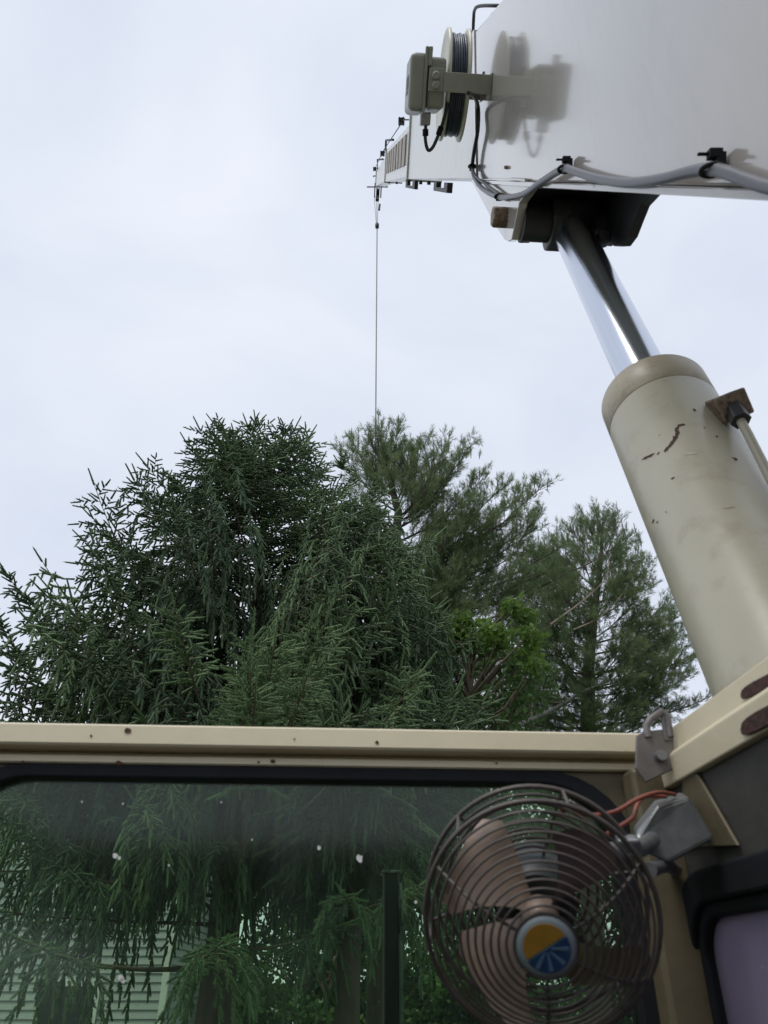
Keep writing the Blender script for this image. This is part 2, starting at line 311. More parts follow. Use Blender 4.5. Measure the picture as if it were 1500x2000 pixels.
def endframe(e, w=.05, t=.02, ext=.02):
    s, b, tp, r0, r1 = e; m = MB()
    m.bbox((s-w, r0-t, b-ext), (s+.01, r0-.001, tp+ext)); m.bbox((s-w, r1+.001, b-ext), (s+.01, r1+t, tp+ext)); m.bbox((s-w, r0-t, tp+.001), (s+.01, r1+t, tp+ext)); m.bbox((s-w, r0-t, b-ext), (s+.01, r1+t, b-.001))
    m.build('end_collar', 'boom_inner_paint', bo, .003)
endframe(e2, .08); endframe(e3, .12); endframe(e4, .12)
# tan panels on the third section
s0 = e2[0]+.12; n = 9; ln = (e3[0]-.25-s0)/n
for i in range(n):
    a = s0+ln*i+.06*ln; b = s0+ln*(i+.80 if i % 3 else i+.72)
    def uu(s, f): k = (s-(e2[0]-.4))/(e3[0]-(e2[0]-.4)); lo = .035+(e3[1]-.035)*k; hi = .575+(e3[2]-.575)*k; return lo+(hi-lo)*f
    r = e3[3]
    MB().hexa([bm_(a, r-.014, uu(a, .24)), bm_(b, r-.014, uu(b, .24)), bm_(b, r-.001, uu(b, .24)), bm_(a, r-.001, uu(a, .24)), bm_(a, r-.014, uu(a, .86)), bm_(b, r-.014, uu(b, .86)), bm_(b, r-.001, uu(b, .86)), bm_(a, r-.001, uu(a, .86))]).build('side_panel', 'tan_panel', bo, .003)
# slider boxes under the second section
for (xa, xb, yt, yb) in ((794, 812, 352, 363), (850, 877, 353, 367)):
    sa, _ = face(xb, yt, R0+.014); sb, _ = face(xa, yt, R0+.014); hb = -face((xa+xb)/2, yb, R0+.014)[1]; m = MB(); ww = (sb-sa)*.22; r0 = R0+.005
    for p, q in ((sa, sa+ww), (sb-ww, sb)): m.bbox((p, r0, -hb), (q, r0+.035, -.004))
    m.bbox((sa, r0, -hb-.025), (sb, r0+.035, -hb)); m.build('slider_box', 'clevis_dark', bo, .003)
for x in (822, 838, 760, 775):
    p = onface(x, 353 if x > 800 else 355, R0+.03); MB().lathe([(0, .015), (.03, .015)], p, -BU, 8).build('bolt', 'clevis_dark', bo)
# rope bails along the top edge
def bail(p0, p1, h, rad=.011, mat='boom_inner_paint'):
    p0, p1 = np.asarray(p0), np.asarray(p1)
    MB().tube(smoothpath([p0, p0+BU*h*.8+(p1-p0)*.02, p0+BU*h+(p1-p0)*.12, p1+BU*h*.95, p1+BU*h*.9+BR*.05], 4), rad, 8).build('rope_bail', mat, bo)
sB, _ = face(926, 62, R0)
MB().tube(smoothpath([onface(924, 64, R0+.012), onface(925, 38, R0+.01), onface(927, 20, R0+.005), onface(936, 12, R0+.01), onface(968, 11, R0+.06), onface(1010, 14, R0+.16)], 5), .008, 8).build('rope_bail', 'clevis_dark', bo)
for e, pts in ((e3, ((753, 296), (754, 274), (768, 273))), (e3, ((737.5, 330), (737, 312), (748, 311))), (e4, ((730, 345), (729, 344), (736, 343)))):
    MB().tube([onface(x, y, e[3]+.01) for x, y in pts], .02, 6).build('rope_bail', 'clevis_dark', bo)
# small roller guides for the length cable
for (x, y, k) in ((784, 237, 1), (747, 300, .72), (732, 330, .55)):
    c = onface(x, y, R0+.0); d = float((c-EYE)@FW)/FPX; m = MB()
    for sx in (-4, 3.5):
        m.obox(c+RT*sx*d*k, RT*.9*d*k, FW*.04, UP*6*d*k)
    for sy in (-4.5, .5, 4.5):
        m.obox(c+UP*sy*d*k, RT*6*d*k, FW*.03, UP*.9*d*k)
    m.obox(c+RT*15*d*k+UP*3*d*k, RT*12*d*k, FW*.01, UP*.6*d*k); m.build('cable_guide', 'clevis_dark', bo)
MB().tube([onface(x, y, R0+.02) for x, y in ((790, 232), (760, 277), (747, 297), (733, 328))], .008, 5).build('length_cable', 'clevis_dark', bo)
# tip sheaves
tipc = onface(737, 376, .75)
m = MB()
for rr in (-.10, .10):
    m.prism([tipc+BR*rr+BU*.28+BA*-.25, tipc+BR*rr+BU*.28+BA*.1, tipc+BR*rr-BU*.14+BA*.1, tipc+BR*rr-BU*.16-BA*.06], BR*.03)
m.build('tip_plate', 'clevis_dark', bo, .004)
MB().lathe([(-.05, .13), (-.05, .16), (-.02, .13), (.02, .13), (.05, .16), (.05, .13)], tipc+BR*.015, BR, 24).build('sheave', 'clevis_dark', bo)
MB().obox(tipc+np.array([0, 0, .28]), RT*.34, FW*.02, UP*.012).build('tip_bar', 'clevis_dark', bo)
# clevis below the boom: left plate (light), cross webs and right plate with the boom's shade in their dark colour
rp = R0-.004
lp = [onface(x, y, rp) for x, y in ((919, 351), (966, 440), (985, 469), (992, 472), (999, 468), (1014, 396), (1036, 364))]
MB().prism(lp, BR*.03).build('clevis_plate', 'boom_paint', bo, .004)
sL, uL = face(966, 440, rp); SP, UPN = face(982, 425, rp)
dkx = lambda x, y, r: onface(x, y, r)
r2 = R0+.30
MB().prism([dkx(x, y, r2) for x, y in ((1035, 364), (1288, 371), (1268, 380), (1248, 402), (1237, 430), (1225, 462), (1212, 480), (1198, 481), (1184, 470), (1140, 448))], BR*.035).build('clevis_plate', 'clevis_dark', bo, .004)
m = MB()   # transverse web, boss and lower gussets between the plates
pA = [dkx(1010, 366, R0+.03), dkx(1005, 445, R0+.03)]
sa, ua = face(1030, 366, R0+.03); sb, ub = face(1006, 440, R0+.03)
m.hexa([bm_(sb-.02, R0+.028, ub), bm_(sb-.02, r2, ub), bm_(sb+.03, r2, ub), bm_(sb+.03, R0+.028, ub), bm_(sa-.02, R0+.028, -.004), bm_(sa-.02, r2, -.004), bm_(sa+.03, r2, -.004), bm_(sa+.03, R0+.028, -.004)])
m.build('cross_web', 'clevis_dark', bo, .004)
A = atx(1125, 470, .75); B = atx(1448, 1125, .75); pinc = A-unit(B-A)*.13
MB().lathe([(-.165, .062), (.16, .062)], pinc, BR, 24).build('pivot_pin', 'dark_steel', bo)
MB().lathe([(-.07, .05), (-.07, .088), (.07, .088), (.07, .05)], pinc, BR, 28).build('rod_eye', 'dark_steel', bo)
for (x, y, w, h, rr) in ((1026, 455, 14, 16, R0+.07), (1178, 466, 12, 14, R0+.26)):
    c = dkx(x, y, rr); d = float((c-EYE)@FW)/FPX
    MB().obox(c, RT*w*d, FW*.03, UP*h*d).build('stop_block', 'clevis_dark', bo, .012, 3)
# bolt head on the left plate
c = onface(988, 425, rp)
MB().lathe([(0, .040), (.046, .040), (.050, .034)], c+np.array([-.001, 0, 0]), (-1, 0, 0), 6, smooth=False).build('bolt_head', 'brown_bolt', bo, .003)
# weld bead and flange strip along the lower edge
wb = [onface(x, 351+(x-940)*.0+.8*math.sin(x*.9), R0-.008) for x in range(938, 1034, 6)]
MB().tube(wb, .006, 6).build('weld_bead', 'boom_paint', bo)
MB().prism([onface(x, y, R0-.013) for x, y in ((1080, 358), (1160, 361), (1160, 368), (1082, 365))], BR*.03).build('wear_strip', 'boom_paint', bo, .002)
# rust stud on the web
c = onface(991, 327, R0); MB().lathe([(0, .008), (.012, .006)], c, (-1, 0, 0), 6).build('bolt', 'brown_bolt', bo)

# ------------------------------------------------------------------ cable reel and sensor box on the boom
SR, UR = face(938, 172, R0)
rl = thing('cable_reel', 'flanged reel wound with dark steel wire mounted on the boom side', 'cable reel', tuple(bm_(SR, .44, UR)))
cR = bm_(SR, 0, UR); RR = .228
for ra, nm in ((.398, 0), (.478, 1)):
    MB().lathe([(-.006, .03), (-.007, RR-.03), (-.012 if nm == 0 else -.004, RR-.012), (-.008 if nm == 0 else 0, RR), (.004 if nm == 0 else .01, RR), (.006, RR-.02), (.006, .03)], cR+BR*ra, BR, 64).build('flange', 'flange_paint', rl)
m = MB()
for j in range(7):
    rr = .409+.0095*j; x0 = cR+BR*rr
    m.tube([x0+(.202+.003*math.sin(j*2.1))*(math.cos(t)*BA+math.sin(t)*BU)+BR*.001*math.sin(3*t+j) for t in np.linspace(0, 2*math.pi, 56, endpoint=False)], .0056, 6, closed=True)
m.lathe([(.404, .196), (.473, .196)], cR, BR, 48)
m.build('wire_coil', 'wire_coil', rl)
MB().lathe([(.484, .05), (.5625, .05)], cR, BR, 20).build('axle', 'drab_paint', rl)
MB().bbox((SR-.07, R0-.006, UR-.06), (SR-.0, R0-.0005, UR+.06)).build('mounting_plate', 'boom_paint', rl, .003)
SB0 = SR-.30; SB1 = SR-.02
bx = thing('sensor_box', 'grey-green metal sensor box on a bolted arm in front of the wire reel', 'sensor box', tuple(bm_(SB0, .3, UR)))
def rbm(s, x, y): # boom r,u for photo point at fixed s plane facing camera
    d = ray(x, y); t = s/(d@BA); p = d*t; return float(p@BR), float(p@BU)
rL, uT = rbm(SB0, 803, 100); rM, _ = rbm(SB0, 836, 150); rE, uB = rbm(SB0, 866, 220)
MB().bbox((SB0, rL, uB+.0), (SB1, rM, uT)).build('lid', 'drab_paint', bx, .022, 4)
MB().bbox((SB0+.006, rM+.001, uB+.012), (SB1, rE, uT-.012)).build('case', 'drab_paint', bx, .016, 3)
m = MB(); rS, uS = rbm(SB0, 832, 90); rS2, _ = rbm(SB0, 846, 90)
m.bbox((SB0-.008, rS, uB-.01), (SB0+.02, rS+.012, uS)); m.bbox((SB0-.008, rS+.0125, uS-.07), (SB0+.012, rS2, uS)); m.build('hinge_strip', 'drab_paint', bx, .003)
for y in (147, 166):
    r, u = rbm(SB0-.05, 852, y); MB().lathe([(0, .017), (.014, .017), (.018, .012)], bm_(SB0-.036, r, u), -BA, 16).build('bolt', 'drab_paint', bx)
ra0, ut = rbm(SB0-.03, 839, 132); ra1, _ = rbm(SB0-.03, 937, 140); _, ub_ = rbm(SB0-.03, 840, 178); _, ub2 = rbm(SB0-.03, 900, 182)
m = MB(); m.bbox((SB0-.036, ra0, ub_), (SB0-.028, ra0+.06, ut)); m.bbox((SB0-.0365, ra0+.0605, ub2), (SB0-.0285, R0-.001, ut-.012)); m.build('arm', 'drab_paint', bx, .002)
MB().bbox((SB0-.04, R0-.006, ub2-.012), (SB0+.06, R0-.0008, ut-.005)).build('foot_plate', 'drab_paint', bx, .002)
m = MB()
for x in (826, 834):
    r, u = rbm(SB0+.1, x, 231); m.bbox((SB0+.05, r-.012, u-.03), (SB0+.12, r+.012, u+.02))
m.build('gland', 'galvanised', bx, .004)
lt = bpy.data.curves.new('lettering', 'FONT'); lt.body = '750'; lt.size = .11; lt.align_x = 'CENTER'; lt.align_y = 'CENTER'; lt.extrude = .0004
lo = bpy.data.objects.new('lettering', lt); COL.objects.link(lo)
bpy.context.view_layer.update(); dg = bpy.context.evaluated_depsgraph_get(); lme = bpy.data.meshes.new_from_object(lo.evaluated_get(dg)); bpy.data.objects.remove(lo)
c = bm_(SB0+.13, rL-.0008, (uT+uB)/2-.01)
M3 = np.stack([-BA, BU, -BR], 1)
for v in lme.vertices: v.co = Vector(M3@np.array(v.co)+c-ORG[bx.name])
lme.materials.clear(); link('lettering', lme, 'black_cable', bx)

# signal cable
cb = thing('signal_cable', 'black and grey signal cable tied along the lower edge of the boom', 'cable', tuple(onface(975, 385, R0-.02)))
rc = R0-.022
pb = [(915, 182), (926, 188), (934, 212), (933, 255), (926, 295), (922, 325)]
pg = [(922, 325), (926, 346), (942, 368), (975, 385), (1020, 380), (1058, 355), (1100, 330), (1120, 334), (1165, 348), (1225, 357), (1290, 350), (1350, 335), (1390, 331), (1420, 337), (1460, 352), (1510, 367), (1600, 380)]
MB().tube(smoothpath([onface(x, y, rc-(.10 if i == 0 else .05 if i == 1 else 0)) for i, (x, y) in enumerate(pb)], 5), .0085, 8).build('black_lead', 'black_cable', cb)
MB().tube(smoothpath([onface(x, y, rc) for x, y in pg], 6), [.0078+.0022*min(1, i/14) for i in range(6*(len(pg)-1)+1)], 10).build('grey_lead', 'grey_cable', cb)
MB().tube(smoothpath([onface(x, y, rc) for x, y in ((922, 325), (930, 345), (952, 362), (975, 381))], 5), .0055, 8).build('black_lead', 'black_cable', cb)
def tie(x, y, r=.016, tail=True):
    c = onface(x, y, rc); m = MB()
    ax = unit(RT*.85-UP*.3); o1 = unit(np.cross(ax, BR)); 
    m.tube([c+r*(math.cos(t)*BR+math.sin(t)*o1) for t in np.linspace(0, 2*math.pi, 18, endpoint=False)], .0042, 6, closed=True)
    if tail: m.obox(c+UP*.024+BR*.004, RT*.010, FW*.008, UP*.007); m.obox(c+UP*.024-RT*.012, RT*.010, FW*.003, UP*.002); m.obox(c+UP*.012+BR*.012, RT*.007, FW*.008, UP*.014)
    m.build('cable_tie', 'rubber', cb, .001)
for x, y, t in ((922, 325, False), (975, 384, False), (1103, 330, True), (1391, 332, True)): tie(x, y, tail=t)
for x, y in ((922, 328), (975, 385)):
    c = onface(x, y, rc); MB().obox(c, RT*.011, FW*.011, UP*.011).build('cable_tie', 'rubber', cb, .002)
m = MB(); q = SB0+.08
def rb3(s, x, y): r, u = rbm(s, x, y); return bm_(s, r, u)
pth = [rb3(q, x, y) for x, y in ((833, 236), (831, 252), (831, 275), (836, 293), (845, 288), (856, 264), (866, 236), (875, 200))]
lead = MB().tube(smoothpath(pth, 5), .0075, 8).build('black_lead', 'black_cable', cb)
for a, b in ((1, 2), (5, 6)):
    MB().tube([pth[a], pth[a]+(pth[b]-pth[a])*.6], .013, 8).build('connector', 'rubber', cb)

# ------------------------------------------------------------------ hoist line
tp = tipc.copy()
hl = thing('hoist_line', 'thin steel hoist rope hanging from the boom tip to the treetops', 'hoist rope', (tp[0], tp[1], 4.2))
pxm = float((tp-EYE)@FW)/FPX
zball = float(aty(736, 440, tp[1])[2])
for dx in (-1.1, 1.1):
    MB().tube([tp+np.array([dx*pxm*1.6, 0, -.15]), (tp[0]+dx*pxm*.5, tp[1], zball), (tp[0]+dx*pxm*.45, tp[1], 4.6)], .009, 6).build('rope', 'rope', hl)
MB().lathe([(-.14, .015), (-.10, .06), (.05, .06), (.12, .02)], (tp[0], tp[1], zball), (0, 0, 1), 14).build('limit_weight', 'clevis_dark', hl)
MB().tube([tp+np.array([-.10, 0, -.2]), (tp[0]-.03, tp[1], zball+.12)], .007, 5).build('chain', 'clevis_dark', hl)
MB().obox(tp+np.array([0, 0, -.30]), (.055, 0, 0), (0, .05, 0), (0, 0, .10)).build('rope_block', 'clevis_dark', hl, .02)
MB().obox(tp+np.array([.07, 0, -.72]), (.03, 0, 0), (0, .03, 0), (.01, 0, .14)).build('limit_switch', 'clevis_dark', hl, .01)
MB().lathe([(-.22, .03), (-.16, .14), (0, .19), (.16, .14), (.22, .05)], (tp[0], tp[1], 4.45), (0, 0, 1), 20).build('headache_ball', 'clevis_dark', hl)
MB().tube(smoothpath([(tp[0], tp[1], 4.25), (tp[0], tp[1], 4.05), (tp[0]+.1, tp[1], 3.95), (tp[0]+.08, tp[1], 3.82), (tp[0]-.04, tp[1], 3.8), (tp[0]-.09, tp[1], 3.9)], 4), .03, 8).build('hook', 'clevis_dark', hl)

# ------------------------------------------------------------------ lift cylinder
A = atx(1125, 470, .75); B = atx(1448, 1125, .75); J = atx(1277, 780, .75)
cd = unit(B-A)
lc = thing('lift_cylinder', 'cream hydraulic lift cylinder with chrome rod under the boom', 'hydraulic cylinder', (.75, float((A+cd*3.7)[1]), 1.3))
RB = .128; TJ = float((J-A)@cd); TE = (1.29-A[2])/cd[2]
MB().lathe([(TJ+.0955, RB-.03), (TJ+.0955, RB-.002), (TJ+.098, RB), (TE, RB)], A, cd, 96).build('barrel', 'barrel_paint', lc)
MB().lathe([(TJ, .066), (TJ, RB-.006), (TJ+.002, RB-.002), (TJ+.006, RB), (TJ+.093, RB), (TJ+.095, RB-.002), (TJ+.095, .07)], A, cd, 96).build('barrel_head', 'head_paint', lc)
MB().lathe([(-.20, .0625), (TJ+.05, .0625)], A, cd, 64).build('rod', 'chrome', lc)
MB().lathe([(TJ-.003, .066), (TJ-.003, RB-.03), (TJ+.004, RB-.02)], A, cd, 64).build('gland_ring', 'cream_paint', lc)
MB().lathe([(-.10, .05), (-.10, .12), (.10, .12), (.10, .05)], A+cd*TE, BR, 28).build('base_eye', 'dark_steel', lc)
# conforming chips of lost paint
cx = unit(np.cross(cd, BR)); cz = BR
def cyl_pt(x, y):
    d = ray(x, y); o = EYE-A; dp = d-cd*(d@cd); op = o-cd*(o@cd); a = dp@dp; b = 2*dp@op; c = op@op-RB*RB
    t = (-b-math.sqrt(max(0, b*b-4*a*c)))/(2*a); p = EYE+d*t; ax = A+cd*((p-A)@cd); n = unit(p-ax); return ax+n*(RB+.0007)
def chip(poly, mat='rust_and_slot_shade'):
    c = np.mean([np.array(p, float) for p in poly], 0); V = [cyl_pt(*c)]+[cyl_pt(*p) for p in poly]; n = len(poly)
    MB().add(V, [(0, 1+i, 1+(i+1) % n) for i in range(n)]).build('paint_chip', mat, lc)
def blob(x, y, w, h, ang=0, k=9, seed=0):
    r = random.Random(seed+int(x*7+y)); ca_, sa_ = math.cos(ang), math.sin(ang); P = []
    for i in range(k):
        t = 2*math.pi*i/k; q = r.uniform(.65, 1.15); a, b = w*q*math.cos(t), h*q*math.sin(t); P.append((x+a*ca_-b*sa_, y+a*sa_+b*ca_))
    return P
def streak(pts, seed):
    r = random.Random(seed); P = [np.array((1150+a/2.777, 680+b/2.777)) for a, b, _ in pts]; Wd = [w/2.777 for *_, w in pts]; Lf = []; Rt = []
    for i in range(len(P)-1):
        t = P[i+1]-P[i]; nn = np.array([-t[1], t[0]])/np.hypot(*t)
        for f in (0, .33, .66):
            c = P[i]+t*f; w = Wd[i]+(Wd[i+1]-Wd[i])*f; Lf.append(c+nn*w*r.uniform(.4, 1.2)); Rt.append(c-nn*w*r.uniform(.4, 1.2))
    n = len(Lf); V = [cyl_pt(*p) for p in Lf+Rt]; MB().add(V, [(i, i+1, n+i+1, n+i) for i in range(n-1)]).build('paint_chip', 'rust_and_slot_shade', lc)
streak([(522, 414, 5), (488, 420, 9), (478, 445, 13), (480, 470, 13), (463, 497, 14), (445, 522, 12), (424, 548, 9), (403, 570, 3)], 1)
streak([(356, 569, 3), (336, 584, 7), (314, 592, 7), (300, 600, 5), (282, 607, 2)], 2)
streak([(384, 562, 2), (376, 572, 5), (368, 580, 2)], 3)
streak([(776, 594, 3), (795, 602, 8), (812, 608, 3)], 4)
for x, y, w, h, a in ((1356, 801, 4, 2.4, .4), (1400, 853, 3, 1.8, 0), (1314, 934, 4, 1.6, -.5), (1276, 1018, 1.6, 5, .4), (1284, 1020, 1.2, 3, .5), (1301, 1000, 1.5, 1.5, 0), (1288, 850, 1.2, 1.2, 0), (1376, 836, 2.5, 1, 0)): chip(blob(x, y, w, h, a))
chip(blob(1424, 991, 13, 2.2, -.1), 'head_paint'); chip(blob(1350, 886, 16, 1.8, -.15), 'head_paint')
# hydraulic port and pipe
pf = atx(1424, 795, .80); nrmr = unit(RT*.8+UP*.3)
MB().obox(pf, RT*.030+UP*.012, FW*.03, UP*.026-RT*.011).build('port_block', 'brown_bolt', lc, .004)
pn = atx(1440, 810, .80)
MB().lathe([(-.022, .021), (.022, .021)], pn, cd, 6, smooth=False).build('pipe_nut', 'dark_steel', lc, .002)
MB().tube([pn, atx(1462, 850, .80), atx(1500, 925, .80), atx(1560, 1045, .80), (.90, .80, 1.5)], .0095, 10).build('pipe', 'barrel_paint', lc)

# ------------------------------------------------------------------ operator cab
cab = thing('operator_cab', 'cream crane cab frame with dark-sealed windshield and open roof in the foreground', 'crane cab', (0, 0, 1.14))
FY = 1.10; XR = .455
def zpx(y, Y=FY): return float(aty(620, y, Y)[2])
ZT, ZG0, ZG1, ZLb, ZS = zpx(1421), zpx(1462), zpx(1481), zpx(1499), zpx(1526)
# header: profile (y,z) swept in x; bright band, groove and lower lip
YB = FY-.024; zb = lambda y: zpx(y, YB)
prof = [(YB+.003, zb(1421)), (YB, zb(1424)), (YB-.001, zb(1458)), (YB+.002, zb(1462)), (FY+.012, zb(1462)-.0005), (FY+.012, zpx(1476, FY+.012)), (FY+.004, ZG1+.0015), (FY-.004, ZG1-.002), (FY-.006, ZLb+.002), (FY-.003, ZLb), (FY+.045, ZLb), (FY+.045, ZT+.002), (YB+.012, zb(1421)+.003)]
xl, xr = -.80, float(aty(1262, 1440, FY)[0])
MB().prism([(xl, y, z) for y, z in prof], (xr-xl, 0, 0)).build('header_rail', 'cream_paint', cab, .0015)
# front panel with the rounded opening
def rrect(x0, x1, z0, z1, r, k=8):
    P = []
    for cx_, cz_, a0 in ((x1-r, z1-r, 0), (x0+r, z1-r, 90), (x0+r, z0+r, 180), (x1-r, z0+r, 270)):
        for j in range(k+1): a = R_(a0+90*j/k); P.append((cx_+r*math.cos(a), cz_+r*math.sin(a)))
    return P
def ringpanel(m, inner, outer, f0, f1):
    n = len(inner); V = [f0(p) for p in inner]+[f0(p) for p in outer]+[f1(p) for p in inner]+[f1(p) for p in outer]; F = []
    for i in range(n):
        j = (i+1) % n; F += [(i, j, n+j, n+i), (2*n+i, 3*n+i, 3*n+j, 2*n+j), (i, 2*n+i, 2*n+j, j), (n+i, n+j, 3*n+j, 3*n+i)]
    return m.add(V, F)
xo0 = float(aty(-135, 1600, FY)[0]); xo1 = float(aty(1232, 1640, FY)[0]); zo0 = 1.95; RO = .105
def boxmap(P, x0, x1, z0, z1): return rrect(x0, x1, z0, z1, .0005)
inn = rrect(xo0, xo1, zo0, ZS+.016, RO+.012); outp = boxmap(inn, -.695, .475, 1.16, ZLb-.001)
ringpanel(MB(), inn, outp, lambda p: (p[0], FY+.004, p[1]), lambda p: (p[0], FY+.03, p[1])).build('front_panel', 'shaded_cab_paint', cab)
gin = rrect(xo0+.022, xo1-.022, zo0+.022, ZS, RO-.012)
gout = rrect(xo0-.014, xo1+.012, zo0-.014, ZS+.0178, RO+.014)
ringpanel(MB(), gin, gout, lambda p: (p[0], FY-.006, p[1]), lambda p: (p[0], FY+.036, p[1])).build('window_seal', 'rubber', cab, .004)
gl = MB().prism([(x, FY+.012, z) for x, z in rrect(xo0+.012, xo1-.012, zo0+.012, ZS+.010, RO-.002)], (0, .005, 0)).build('windshield', 'windshield_glass', cab)
for x, y, r in ((702, 1677, 7.5), (225, 1671, 5), (233, 1676, 3.5), (236, 1910, 7), (240, 1916, 5), (623, 1656, 4), (160, 1566, 2.2), (432, 1567, 2), (240, 1570, 2), (330, 1690, 2), (45, 1648, 2), (492, 1640, 2), (812, 1762, 3)):
    P = [aty(a, b, FY+.0112) for a, b in blob(x, y, r, r*1.15, 0, 10)]; P = [np.array([p[0], FY+.0117, p[2]]) for p in P]; MB().prism(P, (0, -.0009, 0)).build('dropping_spot', 'dropping', gl)
# rust spots on the header
for x, y, r, yy in ((533, 1487, 6, FY-.0058), (232, 1491, 8, FY-.0058), (736, 1450, 4, YB-.0014), (178, 1437, 2.5, YB-.0012), (45, 1487, 2.5, FY-.0058), (250, 1427, 9, YB-.0012), (505, 1489, 3, FY-.0058), (575, 1443, 2, YB-.0012), (970, 1491, 3, FY-.0058)):
    P = [aty(a, b, yy) for a, b in blob(x, y, r, r*.62 if r > 7 else r*.9, 0, 10)]; MB().prism([(p[0], yy, p[2]) for p in P], (0, -.0006, 0)).build('rust_spot', 'rust_spot', cab)
# vertical bar outside the windshield
vb = thing('vertical_bar', 'dark upright bar with worn bright edge standing behind the windshield', 'bar', tuple(aty(765, 2300, FY+.10)))
vy = FY+.10; x0, x1, zt = float(aty(750, 1850, vy)[0]), float(aty(779, 1850, vy)[0]), float(aty(765, 1706, vy)[2])
MB().box((x0, vy, 1.14), (x1, vy+.03, zt)).build('post', 'bar_dark', vb, .002)
MB().box((x1+.0003, vy-.003, 1.14), (x1+.005, vy+.02, zt-.012)).build('edge_strip', 'bar_edge', vb, .001)
MB().box((x0-.003, vy-.004, zt+.0004), (x1+.004, vy+.034, zt+.004)).build('end_cap', 'bar_edge', vb, .001)
# right pillar, side rail, side wall
MB().box((float(aty(1288, 1900, FY-.03)[0]), FY-.045, 1.16), (XR+.012, FY-.001, ZLb-.004)).build('corner_pillar', 'shaded_cab_paint', cab, .006)
ZR = 2.5+.288
rail = [(XR+.05, ZR+.012), (XR+.005, ZR+.010), (XR+.003, ZR-.022), (XR-.006, ZR-.026), (XR-.012, ZR-.032), (XR-.010, ZR-.066), (XR+.05, ZR-.066)]
MB().prism([(x, -1.0, z) for x, z in rail], (0, 1.0+FY-.04, 0)).build('side_rail', 'cream_paint', cab, .002)
for (x, y, w, h, xx) in ((1490, 1337, 40, 14, XR+.0035), (1502, 1398, 52, 20, XR-.0115)):  # raised dark brown patches stand in for the shaded slots of the rail
    P = []
    for i in range(14):
        t = 2*math.pi*i/14; a, b = w*np.sign(math.cos(t))*abs(math.cos(t))**.6, h*np.sign(math.sin(t))*abs(math.sin(t))**.6
        P.append(atx(x+a, y+b-.52*a, xx))
    MB().prism([(xx, p[1], p[2]) for p in P], (-.003, 0, 0)).build('slot_patch', 'rust_and_slot_shade', cab, .001)
# side wall with its window
wz0, wz1 = 1.9, float(atx(1400, 1722, XR)[2]); wy1 = float(atx(1347, 1800, XR)[1]); wy0 = -.25
sin_ = rrect(wy0, wy1, wz0, wz1, .075); sout = boxmap(sin_, -1.0, FY-.046, 1.16, ZR-.068)
ringpanel(MB(), sin_, sout, lambda p: (XR, p[0], p[1]), lambda p: (XR+.02, p[0], p[1])).build('side_wall', 'shaded_side_wall', cab)
so = rrect(wy0-.012, wy1+.016, wz0-.012, wz1+.016, .085); si = rrect(wy0+.034, wy1-.036, wz0+.034, wz1-.036, .045); sm = rrect(wy0+.02, wy1-.02, wz0+.02, wz1-.02, .06)
ringpanel(MB(), sm, so, lambda p: (XR-.012, p[0], p[1]), lambda p: (XR+.028, p[0], p[1])).build('window_seal', 'rubber', cab, .004)
ringpanel(MB(), si, rrect(wy0+.0195, wy1-.0195, wz0+.0195, wz1-.0195, .06), lambda p: (XR-.004, p[0], p[1]), lambda p: (XR+.024, p[0], p[1])).build('window_seal', 'rubber', cab, .004)
MB().prism([(XR+.008, y, z) for y, z in rrect(wy0+.025, wy1-.025, wz0+.025, wz1-.025, .055)], (.005, 0, 0)).build('side_window', 'side_glass', cab)
# diagonal gusset in the corner
gx = XR-.006
gp = [atx(x, y, gx) for x, y in ((1352, 1512), (1361, 1512), (1440, 1651), (1430, 1652))]
MB().prism([(gx, p[1], p[2]) for p in gp], (.004, 0, 0)).build('gusset_edge', 'shaded_cab_paint', cab, .001)
gp = [atx(x, y, gx) for x, y in ((1330, 1512), (1353, 1512), (1429, 1652), (1335, 1655))]
MB().prism([(gx+.001, p[1], p[2]) for p in gp], (.004, 0, 0)).build('gusset', 'shaded_cab_paint', cab, .001)
# rest of the shell behind the viewer
MB().box((-.70, -1.04, 1.14), (XR+.02, FY+.03, 1.159)).build('floor', 'deck_paint', cab)
MB().box((-.70, -1.03, 1.16), (XR+.02, -1.001, ZR+.01)).build('rear_wall', 'shaded_cab_paint', cab)
MB().box((-.70, -1.03, ZR+.0125), (XR+.05, .0, ZR+.03)).build('roof_panel', 'cream_paint', cab, .003)
lin = rrect(-.5, .85, 1.9, 2.6, .08); ringpanel(MB(), lin, boxmap(lin, -1.0, FY+.003, 1.16, ZR+.01), lambda p: (-.70, p[0], p[1]), lambda p: (-.675, p[0], p[1])).build('left_wall', 'shaded_cab_paint', cab)
# latch at the corner
ly = 1.015
def lpz(x, y, Y=ly): p = aty(x, y, Y); return (p[0], Y, p[2])
m = MB().prism([lpz(x, y) for x, y in ((1243, 1436), (1258, 1428), (1310, 1422), (1316, 1440), (1322, 1500), (1262, 1528), (1241, 1500))], (0, .004, 0))
m.build('latch_plate', 'latch_steel', cab, .0015)
m = MB().tube([lpz(x, y) for x, y in ((1266, 1440), (1262, 1418), (1271, 1404), (1293, 1390), (1303, 1400), (1309, 1440))], .0055, 8); m.prism([lpz(x, y, ly-.002) for x, y in ((1291, 1386), (1305, 1386), (1315, 1446), (1298, 1446))], (0, .005, 0)); m.build('latch_loop', 'latch_steel', cab, .001)
c = np.array(lpz(1288, 1478)); MB().lathe([(0, .008), (.010, .007)], c, (0, -1, 0), 10).build('latch_bolt', 'galvanised', cab)

